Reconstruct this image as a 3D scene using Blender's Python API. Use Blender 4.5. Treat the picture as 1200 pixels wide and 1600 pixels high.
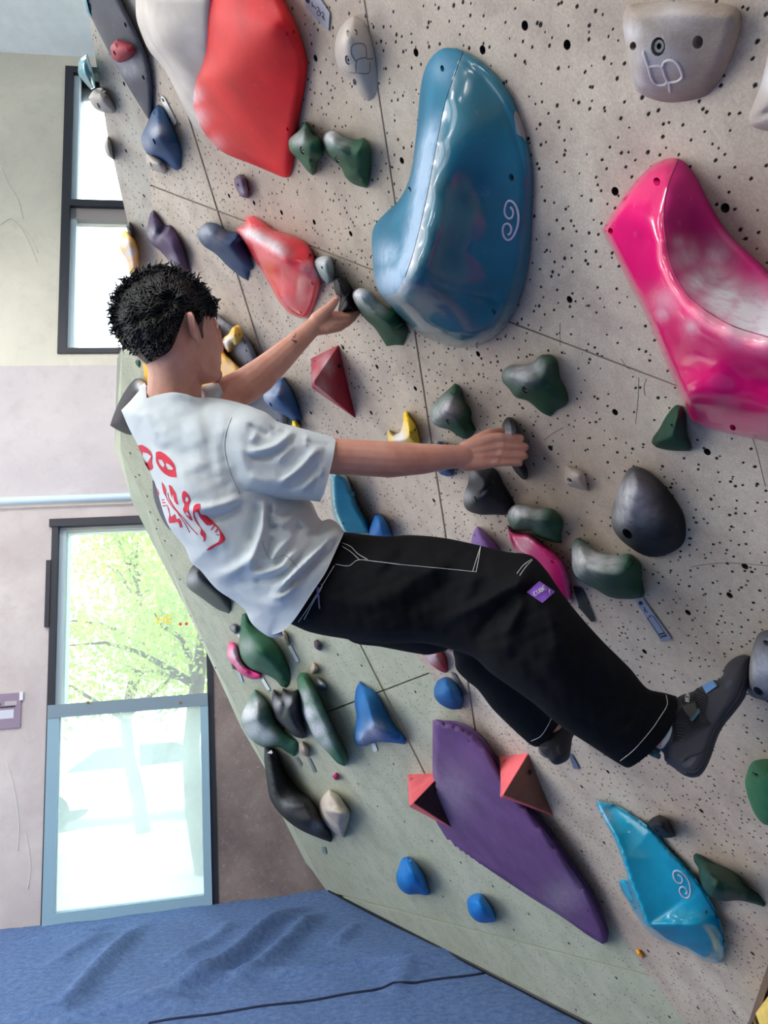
import bpy, bmesh, math, random
import numpy as np
from mathutils import Vector, Matrix
from mathutils.geometry import delaunay_2d_cdt

for o in list(bpy.data.objects): bpy.data.objects.remove(o, do_unlink=True)
random.seed(7); RNG = np.random.RandomState(11)
COL = bpy.context.scene.collection
SC = bpy.context.scene

# ------------------------------------------------------------------ camera
FPX = 1155.0
PITCH, ROLL, YAW = math.radians(13.844), math.radians(-4.692), math.radians(9.658)
CAMH = 1.796                      # camera above the floor; the mat top is at .35
MATZ = 0.35
cp, sp = math.cos(PITCH), math.sin(PITCH)
cr, sr = math.cos(ROLL), math.sin(ROLL)
R2 = np.array([[cr, -sr, 0], [sr, cr, 0], [0, 0, 1]])
XW = R2 @ np.array([1, 0, 0.]); YW = R2 @ np.array([0, sp, cp]); ZW = R2 @ np.array([0, -cp, sp])
M3 = np.array([XW, YW, ZW])       # lens frame (x right, y down, z forward) -> world
CAM0 = np.array([0, 0, CAMH])
cam_d = bpy.data.cameras.new('camera'); cam = bpy.data.objects.new('camera', cam_d); COL.objects.link(cam)
cam_d.sensor_fit = 'VERTICAL'; cam_d.sensor_height = 24.0; cam_d.lens = 24.0 * FPX / 1600.0
cam_d.clip_start = .02; cam_d.clip_end = 300
bx, by, bz = M3 @ np.array([1, 0, 0]), M3 @ np.array([0, -1, 0]), M3 @ np.array([0, 0, -1])
cam.matrix_world = Matrix(((bx[0], by[0], bz[0], 0), (bx[1], by[1], bz[1], 0), (bx[2], by[2], bz[2], CAMH), (0, 0, 0, 1)))
SC.camera = cam

def lin(c):
    return tuple(((v / 255.) / 12.92 if v / 255. <= .04045 else ((v / 255. + .055) / 1.055) ** 2.4) for v in c)

# ------------------------------------------------------------------ light
w = bpy.data.worlds.new('world'); SC.world = w; w.use_nodes = True
nt = w.node_tree; bg = nt.nodes['Background']
tc = nt.nodes.new('ShaderNodeTexCoord'); sx = nt.nodes.new('ShaderNodeSeparateXYZ'); cr_ = nt.nodes.new('ShaderNodeValToRGB')
nt.links.new(tc.outputs['Generated'], sx.inputs[0]); nt.links.new(sx.outputs['Z'], cr_.inputs[0])
e = cr_.color_ramp.elements
e[0].position = 0.0; e[0].color = (.50, .52, .50, 1)
e[1].position = .06; e[1].color = (1.0, .99, .97, 1)
e2 = cr_.color_ramp.elements.new(.9); e2.color = (.80, .90, 1.0, 1)
nt.links.new(cr_.outputs[0], bg.inputs['Color'])
bg.inputs['Strength'].default_value = 4.0
sd = bpy.data.lights.new('sun', 'SUN'); sd.energy = 9.0; sd.angle = .02; sd.color = (1, .95, .85)
sun = bpy.data.objects.new('sun', sd); COL.objects.link(sun)
sun.rotation_euler = (math.radians(42), 0, math.radians(-YAW * 57 - 10))   # shines over the roof on to the trees outside
vs = SC.view_settings
vs.view_transform = 'Standard'; vs.look = 'None'; vs.gamma = 1; vs.use_curve_mapping = False
vs.exposure = 0.42

def add_fill_light(loc, sx_, sy_, e_, col=(1, .98, .95)):
    l = bpy.data.lights.new('fill_light', 'AREA'); l.shape = 'RECTANGLE'; l.size = sx_; l.size_y = sy_; l.energy = e_; l.color = col
    o = bpy.data.objects.new('fill_light', l); COL.objects.link(o); o.location = loc
    return o
# unseen area lights added as fill below the ceiling, without fixtures
for q in (-4.2, -1.6):
    for r_ in (-4.0, -.5, 3.0):
        add_fill_light((q, r_, 6.3), 1.6, .5, 60)

# ------------------------------------------------------------------ geometry helpers
def ray(p):
    p = np.atleast_2d(np.asarray(p, float))
    return np.stack([p[:, 0] - 600., p[:, 1] - 800., np.full(len(p), FPX)], 1)
def world(c): return np.atleast_2d(c) @ M3.T + CAM0
def proj(wp):
    c = (np.atleast_2d(wp) - CAM0) @ M3
    return np.stack([c[:, 0] / c[:, 2] * FPX + 600, c[:, 1] / c[:, 2] * FPX + 800], 1)
def at(px, py, z): return world(ray((px, py)) * (z / FPX))[0]

class Plane:
    def __init__(s, n, d):
        s.n = np.array(n, float); s.d = d
        u = np.cross(s.n, [0, 0, 1.0]); u /= np.linalg.norm(u); s.u = u; s.v = np.cross(s.n, u)
        s.nw = M3 @ s.n
    def hit(s, p, h=0.):
        r = ray(p); t = (-s.d + np.asarray(h)) / (r @ s.n)
        return r * t[:, None] if t.ndim else r * t
    def z(s, p, h=0.): return s.hit(p, h)[0, 2]
def plane3(a, b, c):
    n = np.cross(b - a, c - a); n /= np.linalg.norm(n)
    if n @ a > 0: n = -n
    return Plane(n, -(n @ a))
nA = np.array([-.771, .510, -.380]); nA /= np.linalg.norm(nA)
PA = Plane(nA, .875)
def cam3(px, py, z): return (ray((px, py)) * (z / FPX))[0]
def on_height(px, py, hz):
    r = ray((px, py))[0]; t = (hz - CAMH) / (r @ ZW); return r * t
F_ = PA.hit((1159, 1722))[0]
MATZ = float(world(F_)[0][2]); FLOORZ = MATZ - .35
R0_ = PA.hit((350, 611))[0]
G_ = on_height(515, 1393, MATZ)
PB = plane3(F_, R0_, G_)
T_ = PA.hit((248, 471))[0]; H_ = PA.hit((214, 0))[0]; K_ = cam3(190, 545, 3.84)
PC = plane3(T_, H_, K_)
print('mat', MATZ, 'C z', PC.z((135, 0)), PC.z((200, 350)), 'nB', PB.n, 'nC', PC.n, PA.z((200, 350)))

def catmull(pts, sp_=4., closed=True, corner=55):
    P = np.array(pts, float); n = len(P); out = []; tag = []
    def is_c(i):
        if not closed and i in (0, n - 1): return True
        a = P[i] - P[(i - 1) % n]; b = P[(i + 1) % n] - P[i]
        ca = (a @ b) / (np.linalg.norm(a) * np.linalg.norm(b) + 1e-9)
        return math.degrees(math.acos(max(-1, min(1, ca)))) > corner
    C = [is_c(i) for i in range(n)]
    for i in range(n if closed else n - 1):
        p1, p2 = P[i], P[(i + 1) % n]
        L = np.linalg.norm(p2 - p1)
        p0 = P[(i - 1) % n]; p3 = P[(i + 2) % n]
        m1 = (p2 - p1) if C[i] else (p2 - p0) / (np.linalg.norm(p2 - p1) + np.linalg.norm(p1 - p0) + 1e-9) * L
        m2 = (p2 - p1) if C[(i + 1) % n] else (p3 - p1) / (np.linalg.norm(p3 - p2) + L + 1e-9) * L
        k = max(1, int(round(L / sp_)))
        for j in range(k):
            t = j / k; t2 = t * t; t3 = t2 * t
            out.append((2 * t3 - 3 * t2 + 1) * p1 + (t3 - 2 * t2 + t) * m1 + (-2 * t3 + 3 * t2) * p2 + (t3 - t2) * m2); tag.append(i)
    if not closed: out.append(P[-1]); tag.append(n - 1)
    return np.array(out), tag

def inside(P, poly):
    x, y = P[:, 0], P[:, 1]; r = np.zeros(len(P), bool); n = len(poly); j = n - 1
    for i in range(n):
        xi, yi = poly[i]; xj, yj = poly[j]
        c = ((yi > y) != (yj > y)) & (x < (xj - xi) * (y - yi) / (yj - yi + 1e-12) + xi)
        r ^= c; j = i
    return r
def dist_seg(P, A, B):
    d = np.full(len(P), 1e9)
    for a, b in zip(A, B):
        ab = b - a; t = np.clip(((P - a) @ ab) / (ab @ ab + 1e-12), 0, 1)
        q = P - (a + t[:, None] * ab); d = np.minimum(d, q[:, 0] ** 2 + q[:, 1] ** 2)
    return np.sqrt(d)
def stroke_val(P, strokes):
    """raised (+) or sunken (-) folds: polyline, amplitude, half width in px"""
    v = np.zeros(len(P))
    for pts, amp, wd in strokes:
        q, _ = catmull(pts, 6, False, 200); A, B = q[:-1], q[1:]
        d2 = np.full(len(P), 1e9); tt = np.zeros(len(P)); n = len(A)
        for i, (a, b) in enumerate(zip(A, B)):
            ab = b - a; t = np.clip(((P - a) @ ab) / (ab @ ab + 1e-12), 0, 1)
            k = P - (a + t[:, None] * ab); dd = k[:, 0] ** 2 + k[:, 1] ** 2
            m = dd < d2; d2[m] = dd[m]; tt[m] = (i + t[m]) / n
        env = np.minimum(1, np.minimum(tt, 1 - tt) * 5 + .15)
        v += amp * env * np.exp(-d2 / (2 * wd * wd))
    return v
class RBF:
    @staticmethod
    def ker(r): r = r / 60.; return r * r * np.log(r + 1e-6)
    def __init__(s, C, lam=.02):
        C = np.array(C, float); s.c = C[:, :2]; v = C[:, 2]; n = len(C)
        s.k = n
        if n < 3: s.m = v.mean(); return
        K = RBF.ker(np.sqrt(((s.c[:, None] - s.c[None]) ** 2).sum(2))) + lam * np.eye(n)
        A = np.zeros((n + 3, n + 3)); A[:n, :n] = K; Pm = np.c_[np.ones(n), s.c / 100.]
        A[:n, n:] = Pm; A[n:, :n] = Pm.T
        s.w = np.linalg.lstsq(A, np.r_[v, 0, 0, 0], rcond=None)[0]
    def __call__(s, P):
        if s.k < 3: return np.full(len(P), s.m)
        K = RBF.ker(np.sqrt(((P[:, None] - s.c[None]) ** 2).sum(2)))
        return K @ s.w[:s.k] + np.c_[np.ones(len(P)), P / 100.] @ s.w[s.k:]

def mesh_obj(name, V, F, mats, parent=None, smooth=True, fm=None, attrs=None, uv=None, origin=None):
    V = np.asarray(V, float)
    if origin is None: origin = V.mean(0) if parent is None else np.array(parent['_o'])
    me = bpy.data.meshes.new(name); me.from_pydata((V - origin).tolist(), [], [tuple(int(i) for i in f) for f in F])
    for m in (mats if isinstance(mats, (list, tuple)) else [mats]): me.materials.append(m)
    if smooth: me.polygons.foreach_set('use_smooth', [True] * len(me.polygons))
    if fm is not None: me.polygons.foreach_set('material_index', [int(i) for i in fm])
    for k, a in (attrs or {}).items():
        at_ = me.attributes.new(k, 'FLOAT', 'POINT'); at_.data.foreach_set('value', np.asarray(a, float))
    if uv is not None:
        l = me.uv_layers.new(name='plane'); idx = np.zeros(len(me.loops), int); me.loops.foreach_get('vertex_index', idx)
        l.data.foreach_set('uv', np.asarray(uv, float)[idx].ravel())
    me.update()
    o = bpy.data.objects.new(name, me); COL.objects.link(o); o['_o'] = [float(x) for x in origin]
    if parent is None: o.location = origin
    else: o.parent = parent
    return o
def tag(o, label=None, cat=None, group=None, kind=None):
    if label: o['label'] = label
    if cat: o['category'] = cat
    if group: o['group'] = group
    if kind: o['kind'] = kind
    return o
def empty(name, loc, label, cat, group=None):
    o = bpy.data.objects.new(name, None); COL.objects.link(o); o.location = loc; o['_o'] = [float(x) for x in loc]
    o.empty_display_size = .05
    return tag(o, label, cat, group)

def cdt(outline, pts, lines=(), holes=()):
    V = [Vector((float(a), float(b))) for a, b in outline]; n = len(V); E = []; Fc = [list(range(n))]
    for h in holes:
        k = len(V); V += [Vector((float(a), float(b))) for a, b in h]; Fc.append(list(range(k, k + len(h))))
    for l in lines:
        k = len(V); V += [Vector((float(a), float(b))) for a, b in l]; E += [(k + i, k + i + 1) for i in range(len(l) - 1)]
    V += [Vector((float(a), float(b))) for a, b in pts]
    vo, eo, fo, ov, oe, of = delaunay_2d_cdt(V, E, Fc, 1, 1e-4)
    P = np.array([(v.x, v.y) for v in vo]); F = np.array([f for f in fo if len(f) == 3], int)
    c = P[F].mean(1); keep = inside(c, outline)
    for h in holes: keep &= ~inside(c, h)
    F = F[keep]
    a = P[F[:, 0]]; b = P[F[:, 1]]; d = P[F[:, 2]]
    ar = (b[:, 0] - a[:, 0]) * (d[:, 1] - a[:, 1]) - (b[:, 1] - a[:, 1]) * (d[:, 0] - a[:, 0])
    F[ar > 0] = F[ar > 0][:, ::-1]
    F = F[np.abs(ar) > 1e-6]
    return P, F
def interior(outline, s, w_, insets=(.04, .14, .35), open_seg=None):
    lo = outline.min(0); hi = outline.max(0)
    xs = np.arange(lo[0], hi[0], s); ys = np.arange(lo[1], hi[1], s * .87)
    g = np.array([(x + (s / 2 if j % 2 else 0), y) for j, y in enumerate(ys) for x in xs]); g = g + RNG.uniform(-.08, .08, g.shape) * s
    g = g[inside(g, outline)]
    nx = np.roll(outline, -1, 0); d = dist_seg(g, outline, nx)
    g = g[d > w_ * insets[-1] + s * .35]
    res = [g]; tn = nx - np.roll(outline, 1, 0); L = np.linalg.norm(tn, axis=1)[:, None] + 1e-9; nm = np.c_[-tn[:, 1], tn[:, 0]] / L
    area = .5 * np.sum(outline[:, 0] * nx[:, 1] - nx[:, 0] * outline[:, 1])
    if area < 0: nm = -nm
    for q in insets:
        dd = q * w_; p = outline + nm * dd; ok = inside(p, outline); p = p[ok]
        if len(p): p = p[dist_seg(p, outline, nx) > dd * .85]; res.append(p)
    return np.concatenate(res)
def edge_prof(t): t = np.clip(t, 0, 1); return np.sqrt(np.maximum(0, 1 - (1 - t) ** 2))

def disc(name, c, n, r, hgt, mat, parent, seg=12, inner=0.0):
    """a small bolt head / ring standing along n, centred on c (world)"""
    n = n / np.linalg.norm(n); u = np.cross(n, [0, 0, 1.]); u /= np.linalg.norm(u); v = np.cross(n, u)
    V = []; F = []
    an = [2 * math.pi * i / seg for i in range(seg)]
    def rg(rr, h): V.extend([c + rr * (math.cos(a) * u + math.sin(a) * v) + n * h for a in an])
    rg(r, 0); rg(r, hgt * .8); rg(r * .88, hgt)
    k = 3
    if inner: rg(inner, hgt); rg(inner, hgt * .2); k = 5
    for j in range(k - 1):
        for i in range(seg): a = j * seg + i; b = j * seg + (i + 1) % seg; F.append((a, b, b + seg, a + seg))
    F.append(tuple(range((k - 1) * seg, k * seg)))
    return mesh_obj(name, V, F, mat, parent, smooth=False)
def tube(name, P, r, mat, parent=None, seg=8, closed=False):
    P = [np.asarray(p, float) for p in P]; V = []; F = []; n = len(P)
    rr = r if hasattr(r, '__len__') else [r] * n; pu = None
    for i in range(n):
        t = P[min(i + 1, n - 1)] - P[max(i - 1, 0)]; t = t / (np.linalg.norm(t) + 1e-12)
        if pu is None: pu = np.cross(t, [.3, .2, 1.])
        u = pu - t * (pu @ t); u /= np.linalg.norm(u) + 1e-12; pu = u; v = np.cross(t, u)
        V += [P[i] + rr[i] * (math.cos(a) * u + math.sin(a) * v) for a in [2 * math.pi * k / seg for k in range(seg)]]
    for i in range(n - 1):
        for k in range(seg): a = i * seg + k; b = i * seg + (k + 1) % seg; F.append((a, b, b + seg, a + seg))
    F.append(tuple(range(seg))[::-1]); F.append(tuple(range((n - 1) * seg, n * seg)))
    if name is None: return V, F
    return mesh_obj(name, V, F, mat, parent)
def box_pts(c, ax, hs):
    c = np.asarray(c, float); V = []
    for i in (-1, 1):
        for j in (-1, 1):
            for k in (-1, 1): V.append(c + i * hs[0] * ax[0] + j * hs[1] * ax[1] + k * hs[2] * ax[2])
    F = [(0, 1, 3, 2), (4, 6, 7, 5), (0, 4, 5, 1), (2, 3, 7, 6), (0, 2, 6, 4), (1, 5, 7, 3)]
    return V, F
def join(parts):
    V = []; F = []
    for v, f in parts: k = len(V); V += list(v); F += [tuple(i + k for i in q) for q in f]
    return V, F

# ------------------------------------------------------------------ materials
class NT:
    def __init__(s, name):
        s.m = bpy.data.materials.new(name); s.m.use_nodes = True; s.t = s.m.node_tree; s.b = s.t.nodes['Principled BSDF']; s.out = s.t.nodes['Material Output']
    def n(s, ty, **k):
        x = s.t.nodes.new(ty)
        for a, b in k.items(): setattr(x, a, b)
        return x
    def l(s, a, b): s.t.links.new(a, b)
    def math(s, op, a, b=None, c=None):
        x = s.n('ShaderNodeMath', operation=op)
        for i, v in enumerate((a, b, c)):
            if v is None: continue
            if isinstance(v, (int, float)): x.inputs[i].default_value = v
            else: s.l(v, x.inputs[i])
        return x.outputs[0]
    def mix(s, f, a, b):
        x = s.n('ShaderNodeMix', data_type='RGBA')
        for i, v in ((0, f), (6, a), (7, b)):
            if isinstance(v, (int, float)): x.inputs[i].default_value = v
            elif isinstance(v, tuple): x.inputs[i].default_value = (*v[:3], 1)
            else: s.l(v, x.inputs[i])
        return x.outputs[2]
    def noise(s, scale, detail=3, rough=.5, vec=None, dist=0):
        x = s.n('ShaderNodeTexNoise'); x.inputs['Scale'].default_value = scale; x.inputs['Detail'].default_value = detail
        x.inputs['Roughness'].default_value = rough; x.inputs['Distortion'].default_value = dist
        if vec is not None: s.l(vec, x.inputs['Vector'])
        return x.outputs['Fac']
    def ramp(s, f, a, b, lo=0., hi=1.):
        x = s.n('ShaderNodeMapRange'); s.l(f, x.inputs[0]); x.inputs[1].default_value = a; x.inputs[2].default_value = b
        x.inputs[3].default_value = lo; x.inputs[4].default_value = hi; return x.outputs[0]
    def bump(s, h, st, di=.002):
        x = s.n('ShaderNodeBump'); x.inputs['Strength'].default_value = st; x.inputs['Distance'].default_value = di; s.l(h, x.inputs['Height'])
        s.l(x.outputs[0], s.b.inputs['Normal']); return x
    def geo(s): return s.n('ShaderNodeNewGeometry').outputs['Position']
MC = {}
def plain(name, col, rough=.6, metal=0., bump=0., bscale=300, var=.0, coat=0, spec=.5):
    k = (name, tuple(col), rough, metal)
    if k in MC: return MC[k]
    t = NT(name); c = lin(col); pos = t.geo()
    if var: t.l(t.mix(t.ramp(t.noise(8, 4, .6, pos), .3, .7), tuple(v * (1 - var) for v in c), tuple(min(1, v * (1 + var)) for v in c)), t.b.inputs['Base Color'])
    else: t.b.inputs['Base Color'].default_value = (*c, 1)
    t.b.inputs['Roughness'].default_value = rough; t.b.inputs['Metallic'].default_value = metal
    t.b.inputs['Coat Weight'].default_value = coat; t.b.inputs['Specular IOR Level'].default_value = spec
    if bump: t.bump(t.noise(bscale, 3, .6, pos), bump, .001)
    MC[k] = t.m; return t.m
def hold_mat(col, rough=.62, gloss=False, chalk_col=(212, 212, 220), grain=.35, coat=.35):
    k = ('hold', tuple(col), rough, gloss, coat, grain > .8)
    if k in MC: return MC[k]
    t = NT('hold_plastic'); c = lin(col); pos = t.geo()
    at_ = t.n('ShaderNodeAttribute', attribute_name='chalk').outputs['Fac']
    n1 = t.noise(45, 5, .65, pos); n2 = t.noise(7, 3, .6, pos); n3 = t.noise(350, 2, .7, pos)
    base = t.mix(t.ramp(n2, .3, .7), tuple(v * .8 for v in c), tuple(min(1, v * 1.18 + .004) for v in c))
    if grain > .8: base = t.mix(t.ramp(t.noise(22, 6, .75, pos, .5), .42, .68, 0, .6), base, tuple(v * .5 for v in c))
    a = t.math('MULTIPLY', at_, t.ramp(n1, .30, .60, .75, 1.45)); a = t.math('MINIMUM', t.math('MAXIMUM', a, 0.), .93)
    dust = t.ramp(n1, .62, .80, 0, .10)
    a = t.math('MAXIMUM', a, dust)
    t.l(t.mix(a, base, lin(chalk_col)), t.b.inputs['Base Color'])
    if gloss:
        t.l(t.ramp(a, 0, .7, .22, .6), t.b.inputs['Roughness']); t.b.inputs['Coat Weight'].default_value = coat; t.b.inputs['Coat Roughness'].default_value = .08; t.b.inputs['Specular IOR Level'].default_value = .4
        t.bump(n2, .12, .01)
    else:
        t.b.inputs['Roughness'].default_value = rough; t.b.inputs['Specular IOR Level'].default_value = .28
        t.bump(n3, grain, .0008)
    MC[k] = t.m; return t.m
M_bolt = plain('bolt_steel', (84, 86, 92), .35, .8)
M_black = plain('black_rubber', (18, 18, 22), .5)
M_white = plain('white_thread', (225, 225, 225), .8)
M_print_dark = plain('engraved_ink', (28, 28, 34), .7)
M_tag = plain('label_aluminium', (150, 156, 172), .38, .35, var=.08)
M_tagw = plain('label_white', (222, 226, 230), .45, .1)
# ------------------------------------------------------------------ climbing wall
def wall_mat(name, c1, c2, dens, hole=(30, 20, 18), stain=(150, 132, 128)):
    t = NT(name)
    uvn = t.n('ShaderNodeUVMap', uv_map='plane').outputs[0]
    big = t.noise(1.6, 4, .6, uvn, .4); mid = t.noise(9, 5, .65, uvn, .2); fine = t.noise(240, 3, .7, uvn)
    base = t.mix(t.ramp(big, .35, .65), lin(c1), lin(c2))
    base = t.mix(t.ramp(mid, .44, .70, 0, .5), base, lin(stain))
    base = t.mix(t.ramp(t.noise(70, 4, .7, uvn), .42, .68, 0, .22), base, lin(stain))
    base = t.mix(t.ramp(mid, .22, .40, .22, 0), base, (.80, .79, .76))
    base = t.mix(t.ramp(fine, .38, .66, .0, .30), base, lin((118, 106, 102)))
    def dots(scale, rad, keep, seed, warp=.0):
        mp = t.n('ShaderNodeMapping'); t.l(uvn, mp.inputs[0]); mp.inputs['Location'].default_value = (seed, seed * .7, 0); mp.inputs['Scale'].default_value = (1, .72, 1)
        v = t.n('ShaderNodeTexVoronoi', voronoi_dimensions='2D'); t.l(mp.outputs[0], v.inputs['Vector']); v.inputs['Scale'].default_value = scale
        nd = t.noise(420, 2, .6, uvn); d = t.math('ADD', v.outputs['Distance'], t.ramp(nd, .2, .8, -rad * scale * .35, rad * scale * .35))
        sep = t.n('ShaderNodeSeparateColor'); t.l(v.outputs['Color'], sep.inputs[0])
        clus = t.ramp(t.noise(3.2, 2, .5, mp.outputs[0]), .32, .62, keep * .35, keep * 1.5)
        on = t.math('LESS_THAN', sep.outputs[0], clus)
        sz = t.ramp(sep.outputs[1], 0, 1, .65, 1.25)
        return t.math('MULTIPLY', on, t.ramp(t.math('DIVIDE', d, sz), rad * scale * 1.1, rad * scale * .7))
    a = dots(52, .0021, .50 * dens, 3.1); b = dots(37, .0023, .36 * dens, 9.7); c = dots(15, .0026, .16 * dens, 5.3)
    m = t.math('MAXIMUM', t.math('MAXIMUM', a, b), c)
    t.l(t.mix(m, base, lin(hole)), t.b.inputs['Base Color'])
    t.b.inputs['Roughness'].default_value = .78; t.b.inputs['Specular IOR Level'].default_value = .25
    h = t.math('SUBTRACT', t.math('MULTIPLY', fine, .25), t.math('MULTIPLY', m, 2.0))
    t.bump(h, .55, .0016)
    return t.m
M_wA = wall_mat('wall_sand_coat_grey', (212, 202, 186), (188, 170, 155), 1.05)
M_wB = wall_mat('wall_sand_coat_green', (192, 196, 178), (180, 185, 164), .62, hole=(60, 62, 50), stain=(148, 154, 130))
M_wC = wall_mat('wall_sand_coat_pale', (200, 196, 184), (190, 186, 174), .62)
M_back = plain('wall_gap_dark', (44, 38, 36), .9)
M_edge = plain('wall_side_ply', (186, 192, 170), .8, var=.06)

def clip(poly, a, b, side, gap=1.3):
    """keep the part of poly on one side of the line a-b, less half a joint"""
    a = np.array(a, float); b = np.array(b, float); n = np.array([-(b - a)[1], (b - a)[0]]); n /= np.linalg.norm(n); n *= side
    a = a + n * gap; out = []; P = [np.array(p, float) for p in poly]
    for i in range(len(P)):
        p, q = P[i], P[(i + 1) % len(P)]; dp, dq = (p - a) @ n, (q - a) @ n
        if dp >= 0: out.append(p)
        if dp * dq < 0: out.append(p + (q - p) * dp / (dp - dq))
    return out
TN_A = [(886,70),(961,299),(1133,325),(650,82),(628,251),(493,91),(754,78),(747,553),(649,607),(678,782),(536,543),(589,573),(580,645),(486,645),(527,675),
 (440,332),(491,347),(548,365),(397,317),(358,306),(1075,957),(1007,1018),(1164,885),(950,1206),(961,644),(1096,1267),(909,1229),(944,1317),(909,1330),(941,1409),
 (1060,1490),(1176,1490),(1091,1575),(1147,1582),(1013,1486),(820,40),(890,468),(1105,560),(1105,706),(1160,450),(930,560),(860,700),(845,960),(1140,930)]
TN_B = [(649,1081),(565,1040),(528,1023),(625,1121),(615,1194),(632,1284),(675,1314),(704,1376),(770,1385),(803,1453),(826,1428),(777,1467),(889,1474),(692,1401),
 (720,1348),(963,1528),(929,1554),(900,1578),(1046,1589),(560,1225),(590,1260),(545,1350),(575,1390),(640,1250)]
TN_C = [(225,306),(197,236),(194,131),(160,40),(223,352)]
wall = empty('wall_climbing', at(560, 700, 1.9), None, None); wall['kind'] = 'structure'
del_lab = wall
M_tnut = plain('t_nut_steel', (52, 50, 52), .5, .6)
tn_mesh = None; M_bore = plain('t_nut_barrel', (46, 40, 40), .7)
def circ(pl, c, r, seg=12, h=0.):
    P0 = pl.hit(c, h)[0]
    return proj(world(np.array([P0 + r * (math.cos(a) * pl.u + math.sin(a) * pl.v) for a in [2 * math.pi * i / seg for i in range(seg)]])))
def panel(name, poly, pl, mat, tn, depth=.03, parent=None):
    outline = np.array(poly, float); global tn_mesh
    rr = .0062
    hs = [c for c in tn if inside(np.array([c], float), outline)[0] and dist_seg(np.array([c], float), outline, np.roll(outline, -1, 0))[0] > 6]
    H = [circ(pl, c, rr) for c in hs]
    dense = []
    n = len(outline)
    for i in range(n):
        p, q = outline[i], outline[(i + 1) % n]; k = max(1, int(np.linalg.norm(q - p) / 200))
        dense += [p + (q - p) * j / k for j in range(k)]
    P, F = cdt(np.array(dense), [], (), H)
    C0 = pl.hit(P); V = list(world(C0)); UV = list(np.c_[C0 @ pl.u, C0 @ pl.v]); F = [tuple(f) for f in F]
    # sides of the panel and the bores of its holes
    d = np.array(dense); k0 = len(V)
    f0 = world(pl.hit(d)); f1 = world(pl.hit(d) - pl.n * depth); m = len(d)
    area = .5 * np.sum(d[:, 0] * np.roll(d[:, 1], -1) - np.roll(d[:, 0], -1) * d[:, 1])
    V += list(f0) + list(f1); UV += [(0, 0)] * (2 * m)
    for i in range(m):
        j = (i + 1) % m; q = (k0 + i, k0 + j, k0 + m + j, k0 + m + i); F.append(q if area > 0 else q[::-1])
    bore = set()
    for h in H:
        k0 = len(V); m = len(h); f0 = pl.hit(h); f1 = f0 - pl.n * depth
        V += list(world(f0)) + list(world(f1)); UV += [(0, 0)] * (2 * m)
        for i in range(m): j = (i + 1) % m; F.append((k0 + i, k0 + m + i, k0 + m + j, k0 + j)); bore.add(len(F) - 1)
    o = mesh_obj(name, V, F, [mat, M_bore], parent or wall, smooth=False, uv=UV, fm=[1 if i in bore else 0 for i in range(len(F))])
    for c in hs:
        P0 = world(pl.hit(c) - pl.n * (depth * .7))[0]
        t_ = disc('t_nut', P0, pl.nw, .0058, .003, M_tnut, o, 10, .0036) if tn_mesh is None else None
    return o
# main face, split along its joints
ridge = [(248, 471), (1159, 1722)]
A0 = [(214, 0), (190, -316), (1560, -420), (1480, 700), (1280, 1300), (1180, 1578), (1140, 1690), (1159, 1722), (248, 471)]
vpS = (888, 2098)
S1, S2 = ((345, 345), vpS), ((637, 445), vpS)
L1 = ((236, 290), (1050, 600))
for sa in (1, -1):
    row = clip(A0, *L1, sa)
    a = clip(row, *S1, 1); panel('wall_panel', a, PA, M_wA, TN_A)
    b = clip(clip(row, *S1, -1), *S2, 1); panel('wall_panel', b, PA, M_wA, TN_A)
    c = clip(row, *S2, -1); panel('wall_panel', c, PA, M_wA, TN_A)
# lower green-grey face
inner = [(190, 545), (188, 700), (226, 784), (256, 860), (292, 945), (340, 1047), (367, 1100), (400, 1165), (432, 1232), (470, 1315), (507, 1390), (515, 1393)]
B0 = [(248, 471), (1159, 1722)] + inner[::-1]
B0 = [(248, 471)] + [(1159, 1722)] + [(515, 1393)] + inner[::-1][1:]
Lb2 = ((600, 1417), (1016, 1525)); Lb1 = ((510, 1113), (670, 1052)); Sb1 = ((563, 1007), (663, 1207))
low = clip(B0, *Lb2, 1); panel('wall_panel', low, PB, M_wB, TN_B)
up = clip(B0, *Lb2, -1)
for s1 in (1, -1):
    for s2 in (1, -1):
        q = clip(clip(clip(up, *Lb1, s1), *Sb1, s2), (530, 1090), (880, 1440), -1, 0)
        if len(q) > 2: panel('wall_panel', q, PB, M_wB, TN_B)
    q = clip(clip(up, *Lb1, s1), (530, 1090), (880, 1440), 1, 0)
    if len(q) > 2: panel('wall_panel', q, PB, M_wB, TN_B)
# narrow left face
C0_ = [(248, 471), (214, 0), (190, -316), (98, -316), (135, 0), (168, 210), (200, 350), (205, 420), (190, 545)]
panel('wall_panel', C0_, PC, M_wC, TN_C)
# dark framing behind the joints
def backing(poly, pl, off=.029):
    P, F = cdt(np.array(poly, float), []); return list(world(pl.hit(P) - pl.n * off)), [tuple(f) for f in F]
V, F = join([backing(A0, PA), backing(B0, PB), backing(C0_, PC)])
mesh_obj('wall_frame', V, F, M_back, wall, smooth=False)
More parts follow.
